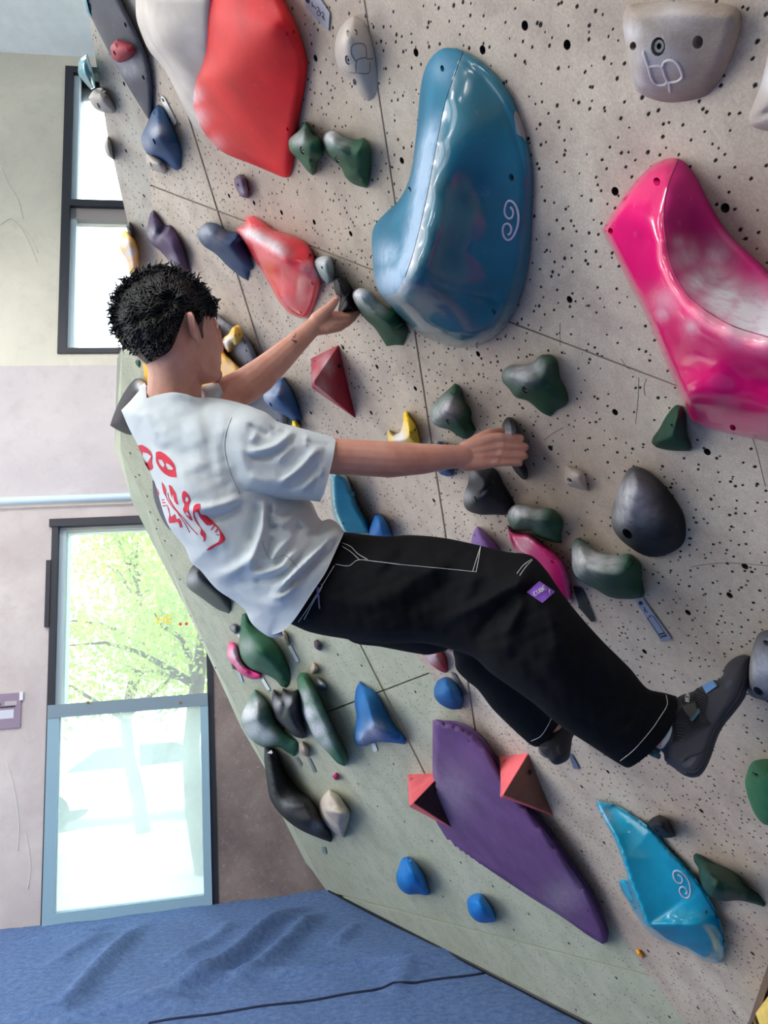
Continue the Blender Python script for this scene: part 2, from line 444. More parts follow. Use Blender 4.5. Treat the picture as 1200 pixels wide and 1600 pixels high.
# side returns of the wall along its left outline
outer = [(183, 560), (179, 697), (207, 785), (245, 862), (289, 946), (326, 1026), (342, 1060), (377, 1137), (413, 1199), (440, 1273), (472, 1337), (500, 1391), (508, 1393)]
inn = [(190, 545), (188, 700), (226, 784), (256, 860), (292, 945), (340, 1047), (350, 1066), (382, 1130), (415, 1197), (444, 1262), (474, 1323), (507, 1390), (515, 1393)]
V = []; F = []
for (ox, oy), (ix, iy) in zip(outer, inn):
    a = PB.hit((ix, iy))[0]; zo = a[2] * 1.012 + .05
    V += [world(a)[0], at(ox, oy, zo), at(ox + 4, oy + 2, zo + .5)]
for i in range(len(outer) - 1):
    k = i * 3; F += [(k, k + 3, k + 4, k + 1), (k + 1, k + 4, k + 5, k + 2)]
mesh_obj('wall_edge_strip', V, F, M_edge, wall, smooth=False)
V = []; F = []
cl = [(98, -316), (135, 0), (168, 210), (200, 350), (205, 420), (190, 545), (183, 560)]
for (x, y) in cl:
    a = PC.hit((x, y))[0]; V += [world(a)[0], world(a + np.array([.02, 0, .9]))[0]]
for i in range(len(cl) - 1): k = i * 2; F.append((k, k + 2, k + 3, k + 1))
mesh_obj('wall_side', V, F, M_edge, wall, smooth=False)
# small bolts along the edge strip
for i, (x, y) in enumerate([(198, 708), (206, 745), (212, 742), (224, 775), (222, 803), (238, 777), (229, 800), (241, 812), (252, 800), (239, 826), (262, 868), (252, 845), (275, 905), (292, 962), (310, 1000), (331, 1043)]):
    disc('bolt', world(PB.hit((x + 6, y), .0005))[0], PB.nw, .007, .004, M_bolt, wall, 8)

# corner block at the lower right: brown edge board, tan panel, yellow volume
M_board = plain('brown_edge_board', (118, 98, 88), .75, var=.12)
M_tan = plain('tan_panel', (182, 150, 112), .7, var=.08)
M_greyp = plain('grey_panel', (112, 106, 112), .8, var=.1)
def slab(name, poly, pl, h0, h1, mat, parent):
    P = np.array(poly, float); n = len(P); a = world(pl.hit(P, h1)); b = world(pl.hit(P, h0)); V = list(a) + list(b)
    ar = .5 * np.sum(P[:, 0] * np.roll(P[:, 1], -1) - np.roll(P[:, 0], -1) * P[:, 1])
    F = [tuple(range(n)) if ar < 0 else tuple(range(n))[::-1]]
    F.append(tuple(range(n, 2 * n)) if ar > 0 else tuple(range(n, 2 * n))[::-1])
    for i in range(n):
        j = (i + 1) % n; q = (i, j, n + j, n + i); F.append(q if ar > 0 else q[::-1])
    return mesh_obj(name, V, F, mat, parent, smooth=False)
slab('edge_board', [(1230, 1420), (1240, 1440), (1203, 1530), (1190, 1570), (1172, 1604), (1150, 1680), (1128, 1690), (1170, 1596), (1192, 1530)], PA, -.03, .004, M_board, wall)
slab('corner_panel', [(1240, 1430), (1330, 1420), (1330, 1700), (1150, 1700), (1172, 1604), (1190, 1572), (1203, 1530)], PA, -.12, -.02, M_tan, wall)
slab('corner_panel', [(1178, 1590), (1186, 1600), (1200, 1680), (1150, 1680), (1170, 1604)], PA, -.05, -.012, M_greyp, wall)
# ------------------------------------------------------------------ far wall, windows, ceiling, mat
GW = world(on_height(500, 1390, MATZ))[0]
HS = np.array([math.cos(YAW), math.sin(YAW), 0]); HN = np.array([math.sin(YAW), -math.cos(YAW), 0]); UP = np.array([0, 0, 1.])
def wallsz(px, py):
    r = (ray((px, py)) @ M3.T)[0]; t = ((GW - CAM0) @ HN) / (r @ HN); p = CAM0 + r * t
    return (p - GW) @ HS, p[2]
def wp(s, z, d=0.): return GW + HS * s + UP * (z - GW[2]) + HN * d
for nm, q in dict(uTL=(104,105), uBL=(89,553), tr0=(110,313), tr1=(110,340), lTL=(82,812), lBL=(65,1440), lTR=(215,808), lR1=(328,1050), lR2=(343,1410), rail0=(80,1110), rail1=(330,1088), lb=(340,1408), c0=(0,82), c1=(130,88), p0=(0,785), p1=(205,778), sill=(0,573)).items():
    print(nm, [round(float(v), 3) for v in wallsz(*q)])
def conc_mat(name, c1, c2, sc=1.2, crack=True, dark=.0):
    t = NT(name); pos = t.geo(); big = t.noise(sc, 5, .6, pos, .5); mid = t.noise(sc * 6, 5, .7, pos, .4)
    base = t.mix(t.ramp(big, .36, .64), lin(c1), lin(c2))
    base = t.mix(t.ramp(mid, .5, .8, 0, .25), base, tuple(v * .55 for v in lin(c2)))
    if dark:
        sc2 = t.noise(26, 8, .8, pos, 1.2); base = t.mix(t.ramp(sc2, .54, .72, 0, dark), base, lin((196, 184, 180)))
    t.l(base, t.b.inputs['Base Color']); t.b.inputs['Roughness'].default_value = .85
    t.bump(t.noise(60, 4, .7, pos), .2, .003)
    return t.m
M_cu = conc_mat('concrete_upper', (228, 223, 208), (212, 208, 196))
M_cm = conc_mat('concrete_band', (212, 204, 206), (198, 190, 194))
M_cl = conc_mat('concrete_lower', (214, 204, 202), (192, 180, 180))
M_cb = conc_mat('concrete_brown', (146, 130, 126), (116, 102, 100), 2.2, dark=.55)  # darker brown than the other sections, with pale scratches
M_frame = plain('window_frame_dark', (40, 42, 54), .45)
M_rev = plain('window_reveal_pale', (196, 216, 228), .4)
M_railm = plain('sash_rail_aluminium', (140, 160, 176), .35, .4)
M_ceil = plain('ceiling_paint', (226, 236, 244), .6, var=.05)
M_floor = plain('floor_concrete', (120, 116, 112), .8, var=.1)
M_ground = plain('paving_outside', (196, 194, 184), .9, var=.15)
def wbox(s0, s1, z0, z1, d0, d1):
    V = [wp(s, z, d) for d in (d0, d1) for s, z in ((s0, z0), (s1, z0), (s1, z1), (s0, z1))]
    F = [(3, 2, 1, 0), (4, 5, 6, 7), (0, 1, 5, 4), (1, 2, 6, 5), (2, 3, 7, 6), (3, 0, 4, 7)]
    return V, F
U0 = (wallsz(104, 105)[0] + wallsz(89, 553)[0]) / 2; UZ1 = wallsz(104, 105)[1]; UZ0 = wallsz(89, 553)[1]
W0 = (wallsz(82, 812)[0] + wallsz(65, 1440)[0]) / 2; W1 = (wallsz(328, 1050)[0] + wallsz(343, 1410)[0]) / 2 + .01
WZ1 = wallsz(82, 812)[1]; WZ0 = MATZ - .02; CZ = (wallsz(0, 82)[1] + wallsz(130, 88)[1]) / 2
BZ1 = wallsz(0, 573)[1]; PZ = (wallsz(0, 785)[1] + wallsz(205, 778)[1]) / 2; UR = U0 + 1.75
SL, SR = -7.0, 6.0; TH = -.28
def struct(name, V, F, mat, parent=None, smooth=False):
    o = mesh_obj(name, V, F, mat, parent, smooth=smooth)
    if parent is None: o['kind'] = 'structure'
    return o
wf = struct('wall_far', *join([wbox(SL, U0, BZ1, CZ, TH, 0), wbox(UR, SR, BZ1, CZ, TH, 0), wbox(U0, UR, UZ1, CZ, TH, 0), wbox(U0, UR, BZ1, UZ0, TH, 0)]), M_cu)
struct('wall_band', *wbox(SL, SR, PZ + .02, BZ1, TH, .015), M_cm, wf)
struct('wall_base', *join([wbox(SL, W0, FLOORZ, PZ - .05, TH, 0), wbox(W0, W1, WZ1, PZ - .05, TH, 0), wbox(W0, W1, FLOORZ, WZ0, TH, 0)]), M_cl, wf)
struct('wall_brown_section', *wbox(W1, SR, FLOORZ, PZ - .05, TH, .012), M_cb, wf)
V, F = tube(None, [wp(SL, PZ, .03), wp(SR, PZ, .03)], .035, None, seg=12); tr = struct('trim_1', V, F, M_rev, None, True)
w1 = empty('window_1', wp(U0, UZ0, 0), None, None); w1['kind'] = 'structure'
w2 = empty('window_2', wp(W0, WZ0, 0), None, None); w2['kind'] = 'structure'
def bar(p, s0, s1, z0, z1, d0, d1, m, nm='frame_bar'):
    return mesh_obj(nm, *wbox(s0, s1, z0, z1, d0, d1), m, p, smooth=False)
ft = .075
TZ = wallsz(110, 313)[1]; TZ2 = wallsz(110, 323)[1]; TZ3 = wallsz(110, 340)[1]
bar(w1, U0, U0 + ft, UZ0, UZ1, -.12, .02, M_frame); bar(w1, UR - ft, UR, UZ0, UZ1, -.12, .02, M_frame)
bar(w1, U0 + ft, UR - ft, UZ1 - ft, UZ1, -.12, .02, M_frame); bar(w1, U0 + ft, UR - ft, UZ0, UZ0 + .05, -.12, .02, M_frame)
bar(w1, U0 + ft, UR - ft, TZ2, TZ, -.12, .02, M_frame, 'transom'); bar(w1, U0 + ft, UR - ft, TZ3, TZ2 , -.14, -.02, plain('blind_box', (168, 160, 160), .6), 'blind_box')
bar(w1, U0 + ft, U0 + ft + .05, UZ0 + .05, UZ1 - ft, -.2, -.02, M_rev, 'reveal')
def glass(name, tint, haze):
    t = NT(name); tr_ = t.n('ShaderNodeBsdfTransparent'); tr_.inputs[0].default_value = (*tint, 1)
    gl = t.n('ShaderNodeBsdfGlossy'); gl.inputs['Roughness'].default_value = .03
    fr = t.n('ShaderNodeFresnel'); fr.inputs[0].default_value = 1.45
    m1 = t.n('ShaderNodeMixShader'); t.l(fr.outputs[0], m1.inputs[0]); t.l(tr_.outputs[0], m1.inputs[1]); t.l(gl.outputs[0], m1.inputs[2]); last = m1
    if haze:
        tl = t.n('ShaderNodeBsdfTranslucent'); tl.inputs[0].default_value = (.62, .72, .74, 1)
        m2 = t.n('ShaderNodeMixShader'); f = t.ramp(t.noise(1.3, 4, .6, t.geo(), .6), .3, .7, haze * .8, haze * 1.2); t.l(f, m2.inputs[0])
        t.l(m1.outputs[0], m2.inputs[1]); t.l(tl.outputs[0], m2.inputs[2]); last = m2
    t.l(last.outputs[0], t.out.inputs[0]); return t.m
M_gl = glass('window_glass', (.93, .98, 1.0), 0); M_gh = glass('window_glass_hazed', (.90, .97, .99), .46)
bar(w1, U0 + ft, UR - ft, UZ0, UZ1 - ft, -.085, -.08, M_gl, 'pane')
# lower window: fixed light above, inner sash with hazed pane below
RZ1 = (wallsz(80, 1100)[1] + wallsz(330, 1084)[1]) / 2 ; RZ0 = RZ1 - .10
fw = .05
bar(w2, W0, W0 + fw, WZ0, WZ1, -.14, .02, M_frame); bar(w2, W1 - fw, W1, WZ0, WZ1, -.14, .02, M_frame)
bar(w2, W0 - .02, W1 + .0, WZ1 - .065, WZ1, -.14, .03, M_frame)
bar(w2, W0 - .035, W0, WZ1 - .9, WZ1 - .35, -.02, .03, M_frame, 'hinge_strip')
bar(w2, W0 + fw, W0 + fw + .05, RZ1, WZ1 - .065, -.22, -.03, M_rev, 'reveal')
bar(w2, W0 + fw, W1 - fw, WZ1 - .10, WZ1 - .065, -.2, -.04, plain('reveal_cream', (226, 226, 214), .6), 'head_strip')
bar(w2, W0 + fw, W1 - fw, RZ1, WZ1 - .09, -.105, -.10, glass('window_glass_glare', (.9, .96, 1.0), .13), 'pane')  # haze mixed into this pane paints a veil of glare over it
sash = plain('sash_pvc_pale_blue', (146, 178, 196), .4)
x0, x1 = W0 + .015, W1 - .045
bar(w2, x0, x1, RZ0, RZ1, -.03, .05, M_railm, 'sash_rail')
bar(w2, x0, x0 + .085, WZ0, RZ0, -.03, .045, sash, 'sash_stile'); bar(w2, x1 - .06, x1, WZ0, RZ0, -.03, .045, sash, 'sash_stile')
bar(w2, x0 + .085, x1 - .06, WZ0, WZ0 + .09, -.03, .045, sash, 'sash_rail')
bar(w2, x0 + .085, x1 - .06, WZ0 + .09, RZ0, -.005, .0, M_gh, 'pane_hazed')
for px in (140, 283):
    s_, z_ = wallsz(px, 1098); disc('screw', wp(s_, z_, .05), HN, .012, .006, plain('brass_screw', (150, 120, 90), .4, .6), w2, 10)
# red and yellow lettering stuck on the fixed pane
def txt(name, body, org, ux, uy, size, mat, parent=None, extrude=.0004, spacing=1.0):
    cu = bpy.data.curves.new(name, 'FONT'); cu.body = body; cu.size = size; cu.extrude = extrude; cu.space_character = spacing
    to = bpy.data.objects.new(name, cu); COL.objects.link(to); bpy.context.view_layer.update()
    me = bpy.data.meshes.new_from_object(to.evaluated_get(bpy.context.evaluated_depsgraph_get())); bpy.data.objects.remove(to, do_unlink=True)
    ux = np.asarray(ux, float); uy = np.asarray(uy, float); uz = np.cross(ux, uy); uz /= np.linalg.norm(uz)
    vv = np.array([v.co[:] for v in me.vertices]); V = org + vv[:, :1] * ux + vv[:, 1:2] * uy + vv[:, 2:] * uz
    return mesh_obj(name, V, [tuple(p.vertices) for p in me.polygons], mat, parent, smooth=False)
s_, z_ = wallsz(241, 974)
M_yel = plain('yellow_vinyl', (250, 214, 40), .5); M_redv = plain('red_vinyl', (230, 50, 40), .5)
txt('window_lettering', 'HE', wp(s_, z_, -.09), HS, UP, .11, M_yel, w2)
for k_ in range(2): disc('window_dot', wp(s_ + .20 + .05 * k_, z_ - .01, -.095), HN, .013, .002, M_redv, w2, 10)

# plaque at the left edge
s0, z0 = wallsz(-34, 1142); s1, z1 = wallsz(34, 1082)
pq = mesh_obj('wall_plaque', *wbox(s0, s1, z0, z1, .0, .012), plain('plaque_mauve', (146, 128, 150), .6), smooth=False)
tag(pq, 'mauve paper notice with white square on concrete wall beside tall window', 'notice')
mesh_obj('notice_blank', *wbox(s0 + .06, s1 - .05, z0 + .075, z1 - .125, .0, .0135), plain('plaque_white', (206, 208, 220), .6), pq, smooth=False)
mesh_obj('notice_rule', *wbox(s0 + .06, s1 - .04, z1 - .108, z1 - .098, .0, .0135), M_print_dark, pq, smooth=False)
mesh_obj('notice_strip', *wbox(s1 - .12, s1 - .03, z1 - .092, z1 - .06, .0, .0135), plain('plaque_strip', (182, 170, 176), .6), pq, smooth=False)
mesh_obj('tape', *wbox(s1 - .012, s1 + .014, z1 - .06, z1 + .004, .0, .015), plain('tape_white', (226, 226, 234), .4), pq, smooth=False)
txt('notice_heading', 'TA', wp(s1 - .20, z1 - .092, .0125), HS, UP, .045, M_print_dark, pq)

# other walls, ceiling, floor
def wbx(x0, x1, y0, y1, z0, z1):
    V = [np.array([x, y, z]) for z in (z0, z1) for x, y in ((x0, y0), (x1, y0), (x1, y1), (x0, y1))]
    return V, [(3, 2, 1, 0), (4, 5, 6, 7), (0, 1, 5, 4), (1, 2, 6, 5), (2, 3, 7, 6), (3, 0, 4, 7)]
def room_slab(z0, z1):
    q = [np.array([-6.3, -9., 0]), np.array([6., -9., 0]), wp(6.5, 0, -.28) * (1, 1, 0), wp(-6.6, 0, -.28) * (1, 1, 0)]
    V = [p * (1, 1, 0) + UP * z for z in (z0, z1) for p in q]
    return V, [(3, 2, 1, 0), (4, 5, 6, 7), (0, 1, 5, 4), (1, 2, 6, 5), (2, 3, 7, 6), (3, 0, 4, 7)]
struct('ceiling', *room_slab(CZ, CZ + .25), M_ceil)
struct('floor', *room_slab(FLOORZ - .1, FLOORZ), M_floor)
struct('wall_back', *wbx(-6.3, 6.0, -9.2, -9.0, FLOORZ, CZ), M_cu)
struct('wall_right', *wbx(5.6, 5.9, -9.0, 6.0, FLOORZ, CZ), M_cu)
V = []; F = []
X = -6.0
segs = []
y = -8.5
while y < 5.0:            # piers between tall windows on the left side of the hall
    if y < -3.5: segs.append(wbx(X - .3, X, y, y + 3.0, FLOORZ, CZ)); y += 3.0; continue
    segs.append(wbx(X - .3, X, y, y + .7, FLOORZ, CZ)); segs.append(wbx(X - .3, X, y + .7, y + 3.0, FLOORZ, FLOORZ + .5)); segs.append(wbx(X - .3, X, y + .7, y + 3.0, CZ - .8, CZ))
    segs.append(wbx(X - .18, X - .1, y + 1.8, y + 1.88, FLOORZ + .5, CZ - .8)); segs.append(wbx(X - .18, X - .1, y + .7, y + 3.0, FLOORZ + 2.6, FLOORZ + 2.7)); segs.append(wbx(X - .18, X - .1, y + .7, y + 3.0, FLOORZ + 4.4, FLOORZ + 4.5))
    y += 3.0
segs.append(wbx(X - .3, X, y, y + .7, FLOORZ, CZ))
struct('wall_left', *join(segs), M_cu)

# padded mat
def mat_pt(px, py): return world(on_height(px, py, MATZ))[0][:2]
MF = [([(0,1589),(97,1574),(135,1532),(225,1442)], .035, .05), ([(187,1577),(315,1536),(420,1450),(480,1416)], .045, .055), ([(360,1540),(427,1495),(495,1427)], .035, .05),
      ([(75,1510),(172,1457)], .022, .05), ([(20,1470),(110,1462),(200,1440)], .014, .04), ([(250,1510),(330,1470),(360,1440)], .018, .05), ([(520,1480),(560,1440)], .014, .04), ([(150,1560),(260,1545),(420,1520),(600,1500),(760,1480)], .016, .06),
      ([(60,1600),(200,1575),(330,1560)], .018, .04), ([(610,1560),(640,1500)], .012, .05)]
xs = np.arange(-6.5, 3.2, .024); ys = np.arange(-3.0, 8.2, .05)
def mgrid(x0, x1, dx, y0, y1, dy):
    a = np.arange(x0, x1 + 1e-6, dx); b = np.arange(y0, y1 + 1e-6, dy); X_, Y_ = np.meshgrid(a, b); P = np.c_[X_.ravel(), Y_.ravel()]; n = len(a)
    F = [(j * n + i, j * n + i + 1, (j + 1) * n + i + 1, (j + 1) * n + i) for j in range(len(b) - 1) for i in range(n - 1)]
    return P, F
def mat_h(P):
    v = np.zeros(len(P))
    for pts, amp, wd in MF:
        q = np.array([mat_pt(*p) for p in pts]); q, _ = catmull(q, .15, False, 200); A, B = q[:-1], q[1:]; n = len(A)
        d2 = np.full(len(P), 1e9); tt = np.zeros(len(P))
        for i, (a, b) in enumerate(zip(A, B)):
            ab = b - a; t = np.clip(((P - a) @ ab) / (ab @ ab), 0, 1); k = P - (a + t[:, None] * ab); dd = (k ** 2).sum(1); m = dd < d2; d2[m] = dd[m]; tt[m] = (i + t[m]) / n
        env = np.minimum(1, np.minimum(tt, 1 - tt) * 4 + (.9 if amp < 0 else .1)); wd = wd * (1 if amp < 0 else .8)
        v += amp * (1 if amp < 0 else 1.9) * env * np.exp(-d2 / (2 * wd * wd))
    v += .006 * np.sin(P[:, 0] * 5.1 + 1.3 * np.sin(P[:, 1] * 2.3)) * np.sin(P[:, 1] * 3.7) + .003 * np.sin(P[:, 0] * 13 + P[:, 1] * 9)
    return v
P, F = mgrid(-4.2, 1.9, .03, 1.2, 6.6, .03)
keep = ((np.c_[P, np.zeros(len(P))] - GW) @ HN) > -.02
hh = mat_h(P); V = np.c_[P, MATZ + hh - .004]
k2 = keep[np.array(F)].all(1); F = [f for f, k in zip(F, k2) if k]
t = NT('mat_fabric_blue'); pos = t.geo(); f1 = t.noise(26, 5, .8, pos); f2 = t.noise(3, 4, .6, pos)
t.l(t.mix(t.ramp(f1, .3, .7), lin((60, 90, 144)), lin((110, 140, 188))), t.b.inputs['Base Color']); t.b.inputs['Roughness'].default_value = .9
t.b.inputs['Sheen Weight'].default_value = .0; t.bump(t.noise(45, 6, .85, pos), .9, .010); M_mat = t.m
mt = mesh_obj('crash_mat', V, F, M_mat, smooth=True); tag(mt, 'blue fabric covered crash mat with creases along the foot of the climbing wall', 'mat')
V, F = join([wbx(-6.0, 3.0, -3, 1.23, FLOORZ, MATZ), wbx(-6.0, -4.17, 1.2, 4.2, FLOORZ, MATZ)])
mesh_obj('mat_body', V, F, M_mat, mt, smooth=False)
# black gap strip at the foot of the climbing wall
a, b = world(on_height(515, 1393, MATZ))[0], world(F_)[0]
V, F = tube(None, [a + UP * .004, b + UP * .004], .014, None, seg=6); mesh_obj('foot_gap', V, F, M_black, wall)

# ------------------------------------------------------------------ outside
struct('ground', *[x for x in wbx(-30, 25, 6.0, 60, FLOORZ - .25, FLOORZ - .15)], M_ground)
def leafmat(c1, c2):
    t = NT('leaves'); pos = t.geo(); t.l(t.mix(t.ramp(t.noise(2.5, 3, .6, pos), .35, .65), lin(c1), lin(c2)), t.b.inputs['Base Color'])
    t.b.inputs['Roughness'].default_value = .5
    tl = t.n('ShaderNodeBsdfTranslucent'); tl.inputs[0].default_value = (*lin((190, 210, 90)), 1); mx = t.n('ShaderNodeMixShader'); mx.inputs[0].default_value = .45
    t.l(t.b.outputs[0], mx.inputs[1]); t.l(tl.outputs[0], mx.inputs[2]); t.l(mx.outputs[0], t.out.inputs[0]); return t.m
M_leaf = leafmat((104, 130, 96), (190, 196, 140)); M_bark = plain('bark', (96, 84, 76), .9, var=.2)
def tree(s, d, h, crown, n, seed, label, sz=.085):
    r = np.random.RandomState(seed); base = wp(s, FLOORZ - .15, -d)
    P = [base + np.array([math.sin(k * 1.1 + seed) * .12, math.cos(k) * .1, k * h / 7]) for k in range(8)]
    e_ = empty('street_tree', base, label, 'tree', None)
    parts = [tube(None, P, [.13 * (1 - .1 * k) for k in range(8)], None, seg=10)]
    C = []
    for k in range(11):
        i = 3 + k % 5; a = r.uniform(0, 6.28); L = crown * r.uniform(.6, 1.05); el = r.uniform(.15, 1.0)
        dv = np.array([math.cos(a) * math.cos(el), math.sin(a) * math.cos(el), math.sin(el)])
        q = [P[i] + dv * L * t_ + np.array([0, 0, .12 * L * math.sin(t_ * 3)]) + r.normal(0, .04, 3) for t_ in (0, .25, .5, .75, 1)]
        parts.append(tube(None, q, [.06, .045, .032, .02, .008], None, seg=6)); C += [q[2], q[3], q[4], q[4] + r.normal(0, .2, 3)]
    mesh_obj('trunk', *join(parts), M_bark, e_)
    C = np.array(C); c = C[r.randint(0, len(C), n)] + r.normal(0, .36, (n, 3)) * np.array([1, 1, .8]); u = r.normal(0, 1, (n, 3)); u /= np.linalg.norm(u, axis=1)[:, None]
    v = np.cross(u, r.normal(0, 1, (n, 3))); v /= np.linalg.norm(v, axis=1)[:, None]; s2 = sz * r.uniform(.6, 1.3, (n, 1))
    V = np.concatenate([c - u * s2, c + v * s2 * .45, c + u * s2, c - v * s2 * .45]); F = [(i, i + n, i + 2 * n, i + 3 * n) for i in range(n)]
    o = mesh_obj('foliage', V, F, M_leaf, e_); o['kind'] = 'stuff'
tree(W0 + .85, 3.6, 5.2, 1.7, 8000, 3, 'slim street tree in the middle of the tall lower window', .042)
tree(W0 + 2.2, 6.5, 4.2, 1.9, 6000, 5, 'low leafy tree at the right side of the tall window', .08)
tree(W0 - .6, 7.5, 4.4, 1.8, 6000, 8, 'leafy tree at the left edge of the tall window', .08)
tree(W0 + 1.2, 11.0, 5.6, 2.4, 5000, 12, 'distant tree behind the slim tree outside the window', .1)
# parked white van
def van(loc):
    e_ = empty('parked_car', loc, 'white car parked outside seen through the hazed lower pane', 'car')
    M_cw = plain('car_paint_white', (235, 236, 238), .25, coat=.6); M_cg = plain('car_glass', (60, 76, 90), .1); M_ty = plain('tyre', (24, 24, 26), .8)
    prof = [(-2.1, .35), (-2.15, .8), (-1.9, .95), (-1.3, 1.0), (-.6, 1.45), (.9, 1.5), (1.7, 1.1), (2.1, 1.0), (2.15, .4)]
    def pr(pts, y0, y1):
        V = [loc + HS * x + HN * y + UP * z for y in (y0, y1) for x, z in pts]; n = len(pts)
        return V, [tuple(range(n)), tuple(range(n, 2 * n))[::-1]] + [(i, i + n, (i + 1) % n + n, (i + 1) % n) for i in range(n)]
    b = mesh_obj('car_body', *pr(prof, -.85, .85), M_cw, e_, smooth=False)
    mesh_obj('side_window', *pr([(-1.1, 1.02), (-.55, 1.38), (.1, 1.4), (.1, 1.02)], .84, .86), M_cg, e_, smooth=False)
    mesh_obj('side_window', *pr([(.2, 1.02), (.2, 1.4), (.85, 1.4), (1.4, 1.05)], .84, .86), M_cg, e_, smooth=False)
    for x in (-1.35, 1.35):
        for y in (-.78, .78): disc('wheel', loc + HS * x + HN * y + UP * .33, HN * (1 if y > 0 else -1), .33, .12, M_ty, e_, 20, .18)
van(wp(W0 - .9, FLOORZ - .15, -9.5))

M_scr = plain('pale_scratch', (228, 224, 214), .9)
def wcrack(pts, m, r=.0025):
    q, _ = catmull(pts, 12, False, 200); P = [wp(*wallsz(*p), .0025) for p in q]; tube('hairline_crack', P, r, m, wf, 5)
wcrack([(2,262),(14,290),(28,312),(36,342)], M_scr); wcrack([(0,352),(18,341),(30,352),(45,380),(58,410)], M_scr); wcrack([(30,352),(42,362),(60,396)], M_scr); wcrack([(10,1190),(22,1230),(30,1290),(28,1330)], M_scr, .002); wcrack([(40,1300),(48,1350),(44,1390)], M_scr, .002)
M_hc = plain('hairline_dark', (110, 96, 90), .9)
for L in ([(1080,886),(1110,881),(1150,880),(1200,884)], [(1162,655),(1178,690),(1196,760)], [(998,590),(997,622),(993,662)], [(1010,592),(1006,605),(1008,618)], [(1110,1555),(1118,1565),(1124,1577)], [(850,688),(865,676),(880,668)], [(875,505),(875,540)], [(970,560),(976,570),(983,577)]):
    q, _ = catmull(L, 8, False, 200); tube('hairline_crack', list(world(PA.hit(q, .0002))), .0005, M_hc, wall, 5)

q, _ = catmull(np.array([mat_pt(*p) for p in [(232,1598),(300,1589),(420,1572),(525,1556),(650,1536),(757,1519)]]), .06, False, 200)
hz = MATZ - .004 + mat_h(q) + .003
tube('cover_seam', [np.array([a[0], a[1], h]) for a, h in zip(q, hz)], .007, plain('seam_navy', (26, 36, 66), .9), mt, 6)  # navy tube along the joint of the cover sheets
